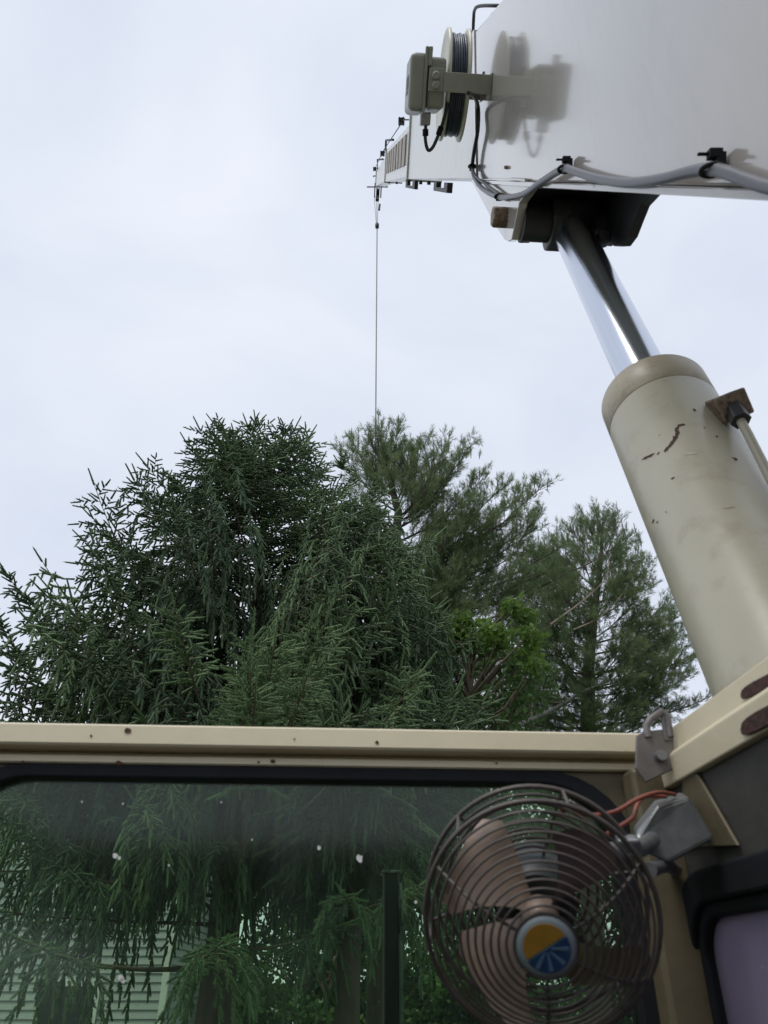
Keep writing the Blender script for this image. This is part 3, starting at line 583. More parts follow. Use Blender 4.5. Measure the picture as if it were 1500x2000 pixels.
# ------------------------------------------------------------------ fan
fc = aty(1056, 1796, .80); fd = float((fc-EYE)@FW); FR = 226*fd/FPX
n0 = unit(EYE-fc); side = unit(np.cross(n0, (0, 0, 1))); 
til = R_(24); fax = unit(n0*math.cos(til)-np.array([0, 0, 1.])*math.sin(til)); fax = unit(fax+side*(-.05)); fx = unit(np.cross((0, 0, 1), fax)); fy = np.cross(fax, fx)
fan = thing('cab_fan', 'small round wire-guarded cab fan with blue and orange hub badge', 'fan', tuple(fc-fax*.06))
def ring(m, r, h, rad, k=56): m.tube([fc+fax*h+r*(math.cos(t)*fx+math.sin(t)*fy) for t in np.linspace(0, 2*math.pi, k, endpoint=False)], rad, 6, closed=True)
m = MB(); NR = 13; rb = .0275
def hprof(r): return .052*(1-((r-rb)/(FR-rb))**2.2)
for i in range(NR): r = rb+(FR-rb)*i/(NR-1); ring(m, r, hprof(r)+.0008*math.sin(i*2.3), .00125 if i < NR-1 else .0026)
m.build('front_guard', 'fan_wire', fan)
for t in (R_(28), R_(152), R_(268), R_(330)):
    MB().tube([fc+fax*(hprof(max(r, rb))-.002)+r*(math.cos(t)*fx+math.sin(t)*fy) for r in np.linspace(rb-.01, FR, 9)], .0017, 6).build('guard_spoke', 'fan_wire', fan)
m = MB()
for i in range(9):
    r = .035+(FR-.035)*i/8; ring(m, r, -.030-.035*(1-((r-.03)/FR)**2.5), .0016 if i < 8 else .0026)
for j in range(6):
    t = R_(60*j+12); m.tube([fc+fax*(-.030-.035*(1-((r-.03)/FR)**2.5)-.002)+r*(math.cos(t)*fx+math.sin(t)*fy) for r in np.linspace(.03, FR, 7)]+[fc+FR*(math.cos(t)*fx+math.sin(t)*fy)], .0018, 6)
m.build('rear_guard', 'fan_wire', fan)
def blade(a0):
    V = []; nr, na = 8, 8
    for i in range(nr+1):
        f = i/nr; r = .016+(FR*.86-.016)*f; half = R_(15+17*f**.7)*(1 if f < .85 else 1-.35*((f-.85)/.15)**2)
        for j in range(na+1):
            g = j/na*2-1; t = a0+half*g+R_(14)*f; V.append(fc+fax*(-.008+.032*g*(.4+.6*f))+r*(math.cos(t)*fx+math.sin(t)*fy))
    F = [(i*(na+1)+j, i*(na+1)+j+1, (i+1)*(na+1)+j+1, (i+1)*(na+1)+j) for i in range(nr) for j in range(na)]
    n = len(V); V += [v-fax*.0015 for v in V]; F += [tuple(n+q for q in f[::-1]) for f in F]
    MB().add(V, F, True).build('fan_blade', 'fan_blade', fan)
for k in range(4): blade(R_(128+90*k))
MB().lathe([(-.012, .018), (.010, .018), (.014, .013)], fc, fax, 24).build('blade_hub', 'fan_blade', fan)
MB().lathe([(-.105, .018), (-.10, .036), (-.035, .038), (-.028, .030)], fc, fax, 32).build('motor', 'bar_dark', fan)
bd = MB().lathe([(.046, rb-.004), (.0525, rb-.001), (.0545, rb-.006), (.0548, .002)], fc, fax, 40).build('hub_badge', 'badge_white', fan)
dv = R_(31); ex = math.cos(dv)*fx+math.sin(dv)*fy; ey = -math.sin(dv)*fx+math.cos(dv)*fy
if ex@RT < 0: ex, ey = -ex, -ey
if ey@UP < 0: ey = -ey
def half(sg, r0, lift): return [fc+fax*lift+ey*sg*.0010+r0*(math.cos(t)*ex+math.sin(t)*ey*sg) for t in np.linspace(0, math.pi, 22)]
MB().prism(half(1, rb-.008, .0549), fax*.0006).build('badge_sun', 'badge_orange', bd)
MB().prism(half(-1, rb-.0075, .0549), fax*.0006).build('badge_ice', 'badge_blue', bd)
m = MB()
for a in (32, 72, 112, 150):
    d = math.cos(R_(a))*ex-math.sin(R_(a))*ey; q = np.cross(fax, d); m.prism([fc+fax*.0557+d*.004-q*.0007, fc+fax*.0557+d*(rb-.0085)-q*.0019, fc+fax*.0557+d*(rb-.0085)+q*.0019, fc+fax*.0557+d*.004+q*.0007], fax*.0004)
m.build('badge_rays', 'badge_pale', bd)
# mounting box between fan and pillar, and wires
my = .90
def mp_(x, y, Y): return aty(x, y, Y)
bf = [mp_(1238, 1632, my), mp_(1285, 1572, my+.01), mp_(1345, 1553, my+.03), mp_(1398, 1640, my+.02), mp_(1310, 1688, my), mp_(1262, 1668, my-.005)]
bx2 = MB().prism(bf, unit(FW*.6+np.array([.35, .6, 0]))*.065).build('mount_box', 'galvanised', fan, .006, 3)
pA = aty(1228, 1640, .83); MB().tube(smoothpath([fc+fax*-.09, fc+fax*-.085+RT*.05+UP*.03, aty(1240, 1660, .86), aty(1275, 1640, .90)], 4), .009, 8).build('bracket_arm', 'galvanised', fan)
MB().obox(aty(1228, 1648, .80), RT*.011, FW*.008, UP*.007-RT*.002).build('clamp', 'galvanised', fan, .003)
MB().tube(smoothpath([aty(1268, 1700, .84), aty(1300, 1690, .95), aty(1320, 1700, 1.05)], 4), .008, 8).build('bracket_arm', 'galvanised', fan)
MB().tube(smoothpath([aty(1110, 1578, .82), aty(1150, 1592, .82), aty(1200, 1586, .83), aty(1245, 1561, .86), aty(1285, 1548, .90), aty(1318, 1552, .93)], 5), .0024, 8).build('wire', 'orange_wire', fan)
MB().tube(smoothpath([aty(1185, 1630, .82), aty(1210, 1615, .83), aty(1236, 1596, .85), aty(1245, 1572, .88), aty(1262, 1556, .91), aty(1300, 1556, .93)], 5), .0024, 8).build('wire', 'orange_wire', fan)
MB().tube(smoothpath([aty(1100, 1590, .82), aty(1100, 1572, .81), aty(1116, 1570, .81), aty(1120, 1585, .82)], 4), .003, 6).build('wire', 'orange_wire', fan)

# ------------------------------------------------------------------ trees
def needles(P, D, Ln, n, nl, nw, ang, tint, rg, t0=.04, jit=.25, tipcone=0):
    """M shoots -> (M*n) needle triangles around each axis"""
    M = len(P); t = np.linspace(t0, 1, n)[None]+rg.uniform(-.5, .5, (M, n))/n
    ref = np.where(np.abs(D[:, 2:3]) < .9, np.array([[0, 0, 1.]]), np.array([[1., 0, 0]])); X = nrm(np.cross(ref, D)); Y = np.cross(D, X)
    az = rg.uniform(0, 2*np.pi, (M, n)); a = R_(ang)*(1-.45*np.clip(t, 0, 1)**4)+rg.normal(0, jit*.5, (M, n))
    rad = X[:, None]*np.cos(az)[..., None]+Y[:, None]*np.sin(az)[..., None]
    d = D[:, None]*np.cos(a)[..., None]+rad*np.sin(a)[..., None]
    base = P[:, None]+D[:, None]*(Ln[:, None]*t)[..., None]
    ll = nl*rg.uniform(.75, 1.15, (M, n))[..., None]; tipp = base+d*ll
    wv = nrm(np.cross(d, rg.normal(size=(M, n, 3))))*(nw/2)
    V = np.stack([base-wv, base+wv, tipp], 2).reshape(-1, 3, 3)
    return V, np.repeat(tint, n)+rg.normal(0, .06, M*n)
def rot_about(v, k, a):
    return v*math.cos(a)+np.cross(k, v)*math.sin(a)+k*(k@v)*(1-math.cos(a))
class Spruce:
    def __init__(s, name, label, base, top_z, seed, trunk_r=.2, group='conifers beyond the cab'):
        s.rg = np.random.default_rng(seed); s.base = np.array([base[0], base[1], 0.]); s.top = top_z; s.tr = trunk_r
        s.root = thing(name, label, 'tree', tuple(s.base), group); s.seg = []; s.fine = []; s.shP = []; s.shD = []; s.shL = []; s.shT = []; s.shR = []; s.rad = 1.
    def shoot(s, p, d, l, t): s.shP.append(p); s.shD.append(d); s.shL.append(l); s.shT.append(t); s.shR.append(s.rad)
    def trunk_pt(s, z): k = z/s.top; return s.base+np.array([.10*math.sin(2.2*k), .06*math.sin(3*k+1), z])
    def primary(s, h, az, Lp, a, b, c, droop, dens=1., fresh=.3, br=None, sl=1., tmin=.12):
        s.rad = 1. if sl == 1. else 1.05
        rg = s.rg; dirh = np.array([math.sin(az), math.cos(az), 0]); p0 = s.trunk_pt(h); N = max(5, int(Lp/.16)+2)
        bend = rg.normal(0, .12); perp = np.array([dirh[1], -dirh[0], 0]); T = np.linspace(0, 1, N)
        P = p0+np.outer(Lp*T, dirh)+np.outer(Lp*bend*T**2, perp); P[:, 2] += Lp*(a*T+b*T**2+c*T**3)
        r0 = br or (.005+.006*Lp)
        for i in range(N-1): s.seg.append((P[i], P[i+1], r0*(1-.85*T[i]), r0*(1-.85*T[i+1])))
        facing = (dirh@unit(EYE-s.base)*np.array([1.])).item()
        L_arc = float(np.sum(np.linalg.norm(np.diff(P, axis=0), axis=1)))
        step = .070/dens*(1.5 if facing < -.35 else 1.); n = int(L_arc*.9/step)
        for q in range(n):
            t = .12+.86*(q+rg.uniform(-.3, .3))/max(1, n)
            if t < tmin: continue
            t = min(max(t, .05), .985); f = t*(N-1); i = min(int(f), N-2); p = P[i]+(P[i+1]-P[i])*(f-i); tan = unit(P[i+1]-P[i])
            sd = (1 if q % 2 else -1); sv = unit(np.cross(tan, (0, 0, 1)))*sd
            end = 1-t; l2 = (.16+.62*min(1, end*2.2)*min(1, .35+t*2))*rg.uniform(.7, 1.25)*min(1, .45+Lp*.3)*(1+.35*max(0, droop-.5))*(1 if sl == 1. else .5)
            ang = R_(rg.uniform(40, 62)); d = unit(tan*math.cos(ang)+sv*math.sin(ang)+np.array([0, 0, rg.normal(.02, .1)]))
            dr = droop*(.25+.75*min(1, end*3))*rg.uniform(.6, 1.3); K = 4
            Q = [p]
            for k in range(K):
                u = (k+1)/K; dd = unit(d*(1 if droop < .7 else max(.22, 1.1-u*1.15))+np.array([0, 0, -dr*u*(2.0 if droop < .7 else 1.7)])); Q.append(Q[-1]+dd*l2/K)
            for k in range(K): s.fine.append((Q[k], Q[k+1], .0045*(1-.18*k), .0045*(1-.18*(k+1))))
            ns = max(3, int(l2/(.047 if facing > -.35 else .07))); fr = fresh*rg.uniform(.4, 1.5)
            for k in range(ns):
                u = .12+.85*k/ns; f2 = u*K; j = min(int(f2), K-1); pp = Q[j]+(Q[j+1]-Q[j])*(f2-j); td = unit(Q[j+1]-Q[j])
                hz = np.cross(td, (0, 0, 1) if abs(td[2]) < .75 else rg.normal(size=3)); hz = unit(hz)
                s2 = (1 if k % 2 else -1); av = R_(rg.uniform(35, 60) if abs(td[2]) < .75 else rg.uniform(18, 40)); sh = unit(td*math.cos(av)+hz*s2*math.sin(av)+np.array([0, 0, -dr*.4+rg.normal(.03, .12)]))
                s.shoot(pp, sh, rg.uniform(.075, .14)*(1.1-.35*u)*(1 if facing > -.35 else 1.35)*sl, fr+rg.normal(0, .08))
            s.shoot(Q[-1]-(Q[-1]-Q[-2])*.2, unit(Q[-1]-Q[-2]), rg.uniform(.09, .15), fr+.12)
        # herringbone of fresh shoots at the branch tip
        for q in range(9):
            t = .80+.2*q/9; f = t*(N-1); i = min(int(f), N-2); p = P[i]+(P[i+1]-P[i])*(f-i); tan = unit(P[i+1]-P[i]); sv = unit(np.cross(tan, (0, 0, 1)))*(1 if q % 2 else -1); up = np.cross(sv, tan)*(1 if q % 2 else -1)
            av = R_(rg.uniform(42, 58)); ph = rg.uniform(-.5, .9); s.shoot(p, unit(tan*math.cos(av)+(sv*math.cos(ph)+np.abs(up)*0+np.array([0, 0, 1])*math.sin(ph))*math.sin(av)), rg.uniform(.11, .18)*(1.15-.4*(t-.8)/.2), fresh+.25)
        s.shoot(P[-1]-unit(P[-1]-P[-2])*.03, unit(P[-1]-P[-2]), rg.uniform(.16, .22), fresh+.3)
    def to(s, tip, rise=.35, droop=.35, c=.35, fresh=.4, dens=1.1, sl=1., tmin=.12):
        """branch that ends at a given place"""
        v = np.asarray(tip)-s.base; az = math.atan2(v[0], v[1]); Lp = math.hypot(v[0], v[1]); a = rise; b = -.1
        h = tip[2]-Lp*(a+b+c); s.primary(h, az, Lp, a, b, c, droop, dens, fresh, sl=sl, tmin=tmin)
    def finish(s, needle_w=.0085, near=(6.4, 52), mid=(8.6, 17), far=9, nl=.024):
        P = np.array(s.shP); D = np.array(s.shD); Ln = np.array(s.shL); T = np.clip(np.array(s.shT), 0, 1)
        dist = np.linalg.norm(P-EYE, axis=1); Vs = []; Ts = []
        for lo, hi, n, w in ((0, near[0], near[1], needle_w*.85), (near[0], mid[0], mid[1], needle_w), (mid[0], 99, far, needle_w*1.35)):
            k = (dist >= lo) & (dist < hi)
            if k.any(): V, t = needles(P[k], D[k], Ln[k], n, nl, w, 58, T[k], s.rg); Vs.append(V); Ts.append(t)
        V = np.concatenate(Vs); print(s.root.name, 'shoots', len(P), 'tris', len(V))
        tri_mesh('crown', V, 'spruce_needle', s.root, np.clip(np.concatenate(Ts), 0, 1), 'stuff')
        # needle-clad stems
        st = [(p, p+d*l, .0135*(.72 if q < near[0] else 1), .0085*(.72 if q < near[0] else 1)) for p, d, l, q in zip(P, D, Ln, dist)]; o = seg_mesh('shoot_cores', st, 'spruce_needle', s.root, 3); o['kind'] = 'stuff'
        o.data.attributes.new('tint', 'FLOAT', 'POINT').data.foreach_set('value', np.repeat(T, 6).astype(np.float32))
        seg_mesh('branchlets', s.fine, 'twig', s.root, 3)['kind'] = 'stuff'
        seg_mesh('branches', s.seg, 'twig', s.root, 5)['kind'] = 'stuff'
        zs = np.linspace(0, s.top, 16); MB().tube([s.trunk_pt(z) for z in zs], [s.tr*(1-.93*z/s.top) for z in zs], 12).build('trunk', 'bark', s.root)

def envelope(prof):
    zs, rs = zip(*prof); return lambda z: float(np.interp(z, zs, rs))
def spruce_body(sp, env, z0, z1, step, per, droop_hi, droop_lo, fresh):
    rg = sp.rg; z = z0; az0 = 0
    while z < z1:
        k = (z-z0)/(z1-z0); n = max(3, int(per*(1 if k < .8 else .75)))
        for j in range(n):
            az = az0+2*math.pi*j/n+rg.normal(0, .18); L_ = env(z)*rg.uniform(.78, 1.12)
            if k > .72: a, b, c = .55+.5*(k-.72)/.28, -.2, .15
            elif k > .35: a, b, c = .30, -.48, .52
            else: a, b, c = .10, -.75, .62
            tip_rise = L_*(a+b+c)
            sp.primary(z-.6*max(0, tip_rise), az, L_, a, b, c, (droop_lo if k < .66 else droop_hi)*rg.uniform(.8, 1.15), 1., fresh*rg.uniform(.1, 2.0))
        az0 += 2.4; z += step*rg.uniform(.85, 1.15)
# main spruce
YA = 9.2; b0 = aty(415, 1900, YA)
sa_ = Spruce('spruce_tree', 'broad dark spruce with drooping boughs rising left of the hoist rope', (b0[0], YA), 9.0, 3, .24)
spruce_body(sa_, envelope([(.9, 2.7), (2.7, 2.9), (3.4, 3.2), (5.5, 2.9), (6.8, 2.35), (7.7, 1.6), (8.5, .9), (9.2, .4)]), 3.8, 8.9, .27, 8, .35, 1.1, .48)
for x, y, Y in ((130, 972, 7.6), (232, 945, 8.0), (18, 1062, 7.4), (345, 880, 8.6), (125, 1072, 7.2), (405, 832, 8.9), (365, 850, 8.5), (480, 832, 8.6), (540, 840, 8.8), (575, 870, 8.5), (300, 965, 8.2), (60, 1190, 7.0), (610, 905, 8.3), (445, 850, 8.2), (520, 860, 8.3), (-60, 1130, 7.4), (-40, 1250, 7.0)):
    sa_.to(aty(x, y, Y), rise=.45 if y > 900 else .8, droop=.4, c=.35 if y > 900 else .15, fresh=.35)
for x, y, Y in ((60, 1230, 8.6), (150, 1180, 8.2), (250, 1110, 8.1), (100, 1330, 7.8), (0, 1300, 8.2), (200, 1290, 7.2), (-40, 1370, 7.8), (300, 1200, 6.9), (150, 1390, 7.0), (330, 1340, 6.4)):
    sa_.to(aty(x, y, Y), rise=.15, droop=1.1, c=.2, fresh=.2, dens=1.2)
for x, y, Y in ((436, 1180, 5.6), (470, 1205, 5.4), (500, 1225, 5.3), (555, 1195, 5.4), (585, 1235, 5.4), (590, 1275, 5.3), (455, 1260, 5.2), (530, 1245, 5.1), (415, 1285, 5.4), (575, 1310, 5.1), (490, 1300, 5.1), (540, 1330, 5.0), (450, 1330, 5.2)):
    sa_.to(aty(x, y, Y), rise=.05, droop=.35, c=.30, fresh=1.2, dens=1.35, sl=1.2, tmin=.80)
for x, y, Y in ((-10, 1690, 6.6), (350, 1640, 6.8), (-40, 1760, 6.4)):
    sa_.to(aty(x, y, Y), rise=.0, droop=1.2, c=.1, fresh=.08, dens=1.0, tmin=.5)
for x, y, Y in ((60, 1830, 4.9), (110, 1835, 5.0), (490, 1800, 5.8), (545, 1830, 5.7)):
    sa_.to(aty(x, y, Y), rise=.0, droop=1.1, c=.12, fresh=.4, dens=.8, tmin=.78)
sa_.finish()
# second spruce, right and a little behind
YC = 8.8; b1 = aty(668, 1900, YC)
sc_ = Spruce('spruce_tree', 'narrower spruce between the broad spruce and the tall pine', (b1[0], YC), 7.9, 8, .17)
spruce_body(sc_, envelope([(.9, 1.75), (3, 1.7), (5.2, 1.45), (6.3, 1.0), (7.2, .55), (8, .25)]), 4.5, 7.7, .26, 7, .4, 1.0, .5)
for x, y, Y in ((650, 912, 8.6), (700, 985, 8.0), (735, 1060, 7.6), (745, 1120, 7.4), (690, 1180, 7.0), (730, 1000, 8.4), (665, 1400, 6.6), (740, 1370, 6.6), (890, 1340, 7.4), (860, 1400, 7.0), (950, 1370, 7.4), (800, 1300, 7.4)):
    sc_.to(aty(x, y, Y), rise=.35, droop=.5, c=.3, fresh=.5)
for x, y, Y in ((685, 1725, 5.8), (725, 1745, 5.8)):
    sc_.to(aty(x, y, Y), rise=0, droop=1.1, c=.1, fresh=.6, tmin=.75)
sc_.finish()

class Pine:
    def __init__(s, name, label, base, top, seed, trunk_px, Y, tr=.2):
        s.rg = np.random.default_rng(seed); s.Y = Y; s.root = thing(name, label, 'tree', (base[0], Y, 0), 'conifers beyond the cab'); s.nw = 3; s.flat = 1.; s.seg = []; s.P = []; s.D = []; s.T = []; s.L = []; s.tr = tr
        s.tp = [np.array([base[0], Y, 0.])]+[aty(x, y, Y) for x, y in trunk_px]; s.zt = [p[2] for p in s.tp]
    def trunk(s, z): return np.array([np.interp(z, s.zt, [p[k] for p in s.tp]) for k in range(3)])
    def limb(s, h, tip, r0=None, foliage=.35, spread=.55, dens=1., up=.25, fresh=.3, sag=.0):
        rg = s.rg; p0 = s.trunk(h); tip = np.asarray(tip, float); v = tip-p0; Ln = np.linalg.norm(v); N = max(6, int(Ln/.18)); T = np.linspace(0, 1, N)
        P = p0+np.outer(T, v); P[:, 2] += -Ln*up*.5*np.sin(np.pi*T)*1.0; P += np.cumsum(rg.normal(0, .012, (N, 3)), 0)*(np.sin(np.pi*T)**.5)[:, None]
        r0 = r0 or .008+.0075*Ln
        for i in range(N-1): s.seg.append((P[i], P[i+1], r0*(1-.82*T[i]), r0*(1-.82*T[i+1])))
        n = int(Ln*(1-foliage)/.050*dens)
        for q in range(n):
            t = foliage+(1-foliage)*(q+rg.uniform(0, 1))/max(1, n); f = min(t, .999)*(N-1); i = int(f); p = P[i]+(P[i+1]-P[i])*(f-i); tan = unit(P[i+1]-P[i])
            rd = unit(np.cross(tan, rg.normal(size=3))); d = unit(tan*.75+rd*np.array([1, 1, .35+.65*s.flat])*.65+np.array([0, 0, .32*s.flat])); l = spread*rg.uniform(.45, 1.1)*(1.15-.65*t)
            K = 3; Q = [p]
            for k in range(K): d = unit(d+np.array([0, 0, .16*s.flat])+rg.normal(0, .09, 3)); Q.append(Q[-1]+d*l/K)
            for k in range(K): s.seg.append((Q[k], Q[k+1], .0065-.0015*k, .0065-.0015*(k+1)))
            m = max(2, int(l/.085)); fr = fresh*rg.uniform(.4, 1.6)
            for k in range(m):
                u = .25+.75*(k+1)/m; f2 = min(u, .999)*K; j = int(f2); pp = Q[j]+(Q[j+1]-Q[j])*(f2-j); dd = unit(unit(Q[j+1]-Q[j])*.8+rg.normal(0, .42, 3)+np.array([0, 0, .25]))
                for w in range(s.nw):
                    s.P.append(pp+rg.normal(0, .035*(w+.2), 3)); s.D.append(unit(dd+rg.normal(0, .4*w, 3))); s.L.append(rg.uniform(.07, .15)); s.T.append(fr)
            s.P.append(Q[-1]); s.D.append(unit(Q[-1]-Q[-2])); s.L.append(.12); s.T.append(fr+.08)
    def candle(s, tip, n=2):
        for _ in range(n):
            p = np.asarray(tip)+s.rg.normal(0, .12, 3)*np.array([1, 1, .6]); d = unit(np.array([0, 0, 1.])+s.rg.normal(0, .13, 3)); l = s.rg.uniform(.12, .26)
            s.seg.append((p-d*.15, p+d*l, .007, .0045))
            for k in range(3): s.P.append(p-d*.12+d*l*.3*k); s.D.append(d); s.L.append(.10); s.T.append(.3)
    def finish(s, n=15, nl=.10, nw=.0078):
        P = np.array(s.P); D = np.array(s.D); V, t = needles(P, D, np.array(s.L), n, nl, nw, 42, np.clip(np.array(s.T), 0, 1), s.rg, t0=0, jit=.5)
        print(s.root.name, 'tufts', len(P), 'tris', len(V))
        tri_mesh('crown', V, 'pine_needle', s.root, np.clip(t, 0, 1), 'stuff'); seg_mesh('branches', s.seg, 'bark', s.root, 5)['kind'] = 'stuff'
        MB().tube(s.tp, [s.tr*(1-.9*i/(len(s.tp)-1)) for i in range(len(s.tp))], 12).build('trunk', 'bark', s.root)
def zof(x, y, Y): return float(aty(x, y, Y)[2])
# tall pine in the middle
YD = 12.2
pd = Pine('pine_tree', 'tall airy pine in the middle, the hoist rope ending behind its top', aty(742, 1900, YD), 0, 21, ((742, 1700), (745, 1400), (752, 1200), (772, 1060), (778, 1000), (752, 900), (742, 850)), YD, .20)
pd.nw = 2
LD = [(1085, 1075, -.6, 1150), (1060, 1120, -.8, 1180), (1100, 1125, -.3, 1190), (1040, 1170, -.7, 1230), (1070, 1230, -.5, 1290), (742, 838, 0, 940), (775, 835, -.2, 960), (690, 862, .3, 970), (662, 885, -.3, 1000), (720, 850, -.5, 950), (800, 870, .4, 980), (830, 865, -.4, 990), (870, 870, .2, 1010), (918, 872, -.3, 1020), (900, 905, .6, 1030), (850, 905, -.8, 1020), (945, 935, .3, 1060), (985, 950, -.2, 1080), (1062, 948, -.3, 1090), (1020, 965, .5, 1090), (1060, 1005, .2, 1110), (1000, 1010, -.7, 1100), (1050, 1030, -.4, 1130), (930, 990, -.9, 1080), (680, 960, -.5, 1060), (670, 1020, .6, 1100), (700, 1060, -.7, 1130), (960, 1060, .7, 1150), (1010, 1080, -.5, 1160), (880, 1050, -1.0, 1140), (830, 960, -.9, 1040), (760, 920, -.9, 1000), (900, 1120, -.9, 1200), (980, 1140, .3, 1210), (820, 1110, -1.0, 1180), (720, 1150, .8, 1200), (860, 1180, -.8, 1240), (930, 1200, -.9, 1270), (800, 1230, -.9, 1290), (1000, 1220, -.4, 1290), (880, 1290, -.8, 1340), (960, 1300, -.9, 1360), (1040, 1290, -.3, 1360), (820, 1350, -.6, 1400), (760, 1310, -.5, 1370), (900, 1380, -.9, 1440), (1000, 1390, -.7, 1450)]
for x, y, dy, yb in LD:
    pd.limb(min(zof(750, yb, YD), zof(745, 880, YD)), aty(x, y, YD+dy), foliage=.15, spread=.62, dens=1.15, up=.22, fresh=.4)
for x, y in ((742, 838), (775, 832), (690, 860), (800, 868), (918, 870), (1060, 950), (985, 948), (940, 930), (875, 868), (835, 862), (660, 885), (720, 846)): pd.candle(aty(x, y, YD), 2)
pd.finish()
# right pine
YE = 15.0
pe = Pine('pine_tree', 'rounded dense pine at right beside the cream lift cylinder', aty(1150, 1900, YE), 0, 33, ((1150, 1700), (1148, 1400), (1150, 1300), (1160, 1200), (1172, 1110), (1178, 1020)), YE, .22)
pe.nw = 2; pe.flat = .25
LE = [(1060, 1090, .8, 1180), (1085, 1150, .7, 1220), (1020, 1230, .8, 1290), (1100, 1220, .5, 1280), (1130, 1330, -.8, 1390), (1260, 1370, -.6, 1430), (1310, 1385, -.3, 1440), (1010, 1110, .2, 1200), (990, 1150, .5, 1230), (970, 1200, .3, 1270), (950, 1250, .4, 1320), (930, 1310, .3, 1370), (960, 1350, .2, 1410), (990, 1380, -.2, 1440), (1030, 1075, .4, 1160), (900, 1370, .2, 1420), (1020, 1330, .4, 1390), (1178, 1005, 0, 1090), (1150, 1015, .5, 1100), (1120, 1035, -.6, 1120), (1205, 1020, -.4, 1100), (1225, 1055, .5, 1120), (1085, 1060, .3, 1150), (1245, 1090, -.3, 1160), (1260, 1110, .5, 1180), (1190, 1070, -1.0, 1160), (1140, 1090, -1.1, 1180), (1080, 1110, -.9, 1200), (1050, 1100, .6, 1190), (1225, 1130, -1.0, 1200), (1260, 1140, -.3, 1210), (1040, 1150, -.5, 1230), (1110, 1160, -1.3, 1250), (1180, 1150, -1.3, 1240), (1240, 1175, -.9, 1250), (1300, 1180, .2, 1260), (1330, 1200, -.3, 1280), (1010, 1190, -.6, 1270), (1070, 1200, -1.3, 1280), (1150, 1210, -1.5, 1290), (1270, 1220, -.9, 1300), (1330, 1240, .4, 1320), (1300, 1250, -.8, 1320), (1350, 1280, -.3, 1350), (1320, 1300, -.9, 1360), (1280, 1290, -1.2, 1350), (1230, 1260, -1.5, 1330), (1090, 1260, -1.4, 1340), (1040, 1250, -.9, 1320), (1160, 1290, -1.6, 1360), (1000, 1290, -.5, 1360), (1070, 1320, -1.3, 1390), (1230, 1330, -1.4, 1400), (1290, 1340, -.9, 1410), (1150, 1360, -1.6, 1430), (1050, 1370, -1.2, 1430), (1220, 1390, -1.2, 1450), (1330, 1330, .3, 1400), (1120, 1400, -1.5, 1460), (1040, 1420, -1.1, 1480), (1200, 1440, -1.2, 1500)]
for x, y, dy, yb in LE:
    pe.limb(min(zof(1160, yb, YE), zof(1176, 1040, YE)), aty(x, y, YE+dy), foliage=.25, spread=.8, dens=1.15, up=.12, fresh=.38)
pe.limb(zof(1150, 1420, YE), aty(1400, 1352, YE-.4), foliage=.45, spread=.42, dens=.8, up=.05, fresh=.1)
for x in range(1075, 1250, 9): pe.candle(aty(x, 1005+abs(x-1178)*.75+random.uniform(-6, 10), YE+random.uniform(-.5, .5)), 2)
for x, y in ((1255, 1085), (1265, 1105), (1270, 1130), (1040, 1060), (1060, 1050)): pe.candle(aty(x, y, YE), 2)
pe.finish()
# dead bare limbs
for lab, pts, r in (('long grey lichen-covered dead limb slanting across the lower right pine', ((960, 1440), (1050, 1400), (1100, 1375), (1140, 1350), (1190, 1330)), .05), ('pale bare dead limb curving upward in the right pine', ((1075, 1220), (1130, 1180), (1165, 1150), (1185, 1125), (1190, 1085)), .022), ('thin pale dead branch below the curved dead limb', ((1120, 1230), (1165, 1210), (1195, 1185), (1215, 1160)), .018), ('dark long bare branch reaching right across both pines', ((945, 1155), (990, 1135), (1060, 1120), (1130, 1110), (1200, 1070)), .03)):
    Y0 = 13.2 if 'across' in lab else 13.4; P = smoothpath([aty(x, y, Y0+.15*i) for i, (x, y) in enumerate(pts)], 6); n = len(P)
    t = thing('dead_limb', lab, 'dead branch', tuple(P[0])); MB().tube(P, [r*(1-.75*i/n) for i in range(n)], 8).build('limb', 'lichen_limb' if 'lichen' in lab else ('bark' if 'dark' in lab else 'dead_twig'), t)
    sg = []
    for q in range(9):
        i = random.randrange(3, n-1); d = unit(np.array([random.uniform(-1, 1), random.uniform(-.6, .6), random.uniform(-.1, 1)])); a = P[i]; l = random.uniform(.2, .6)
        m_ = a+d*l*.5; b = m_+unit(d+np.array([.2, 0, .3]))*l*.5; sg += [(a, m_, r*.3, r*.2), (m_, b, r*.2, r*.08)]
    seg_mesh('twigs', sg, 'dead_twig' if 'dark' not in lab else 'twig', t, 4)['kind'] = 'stuff'

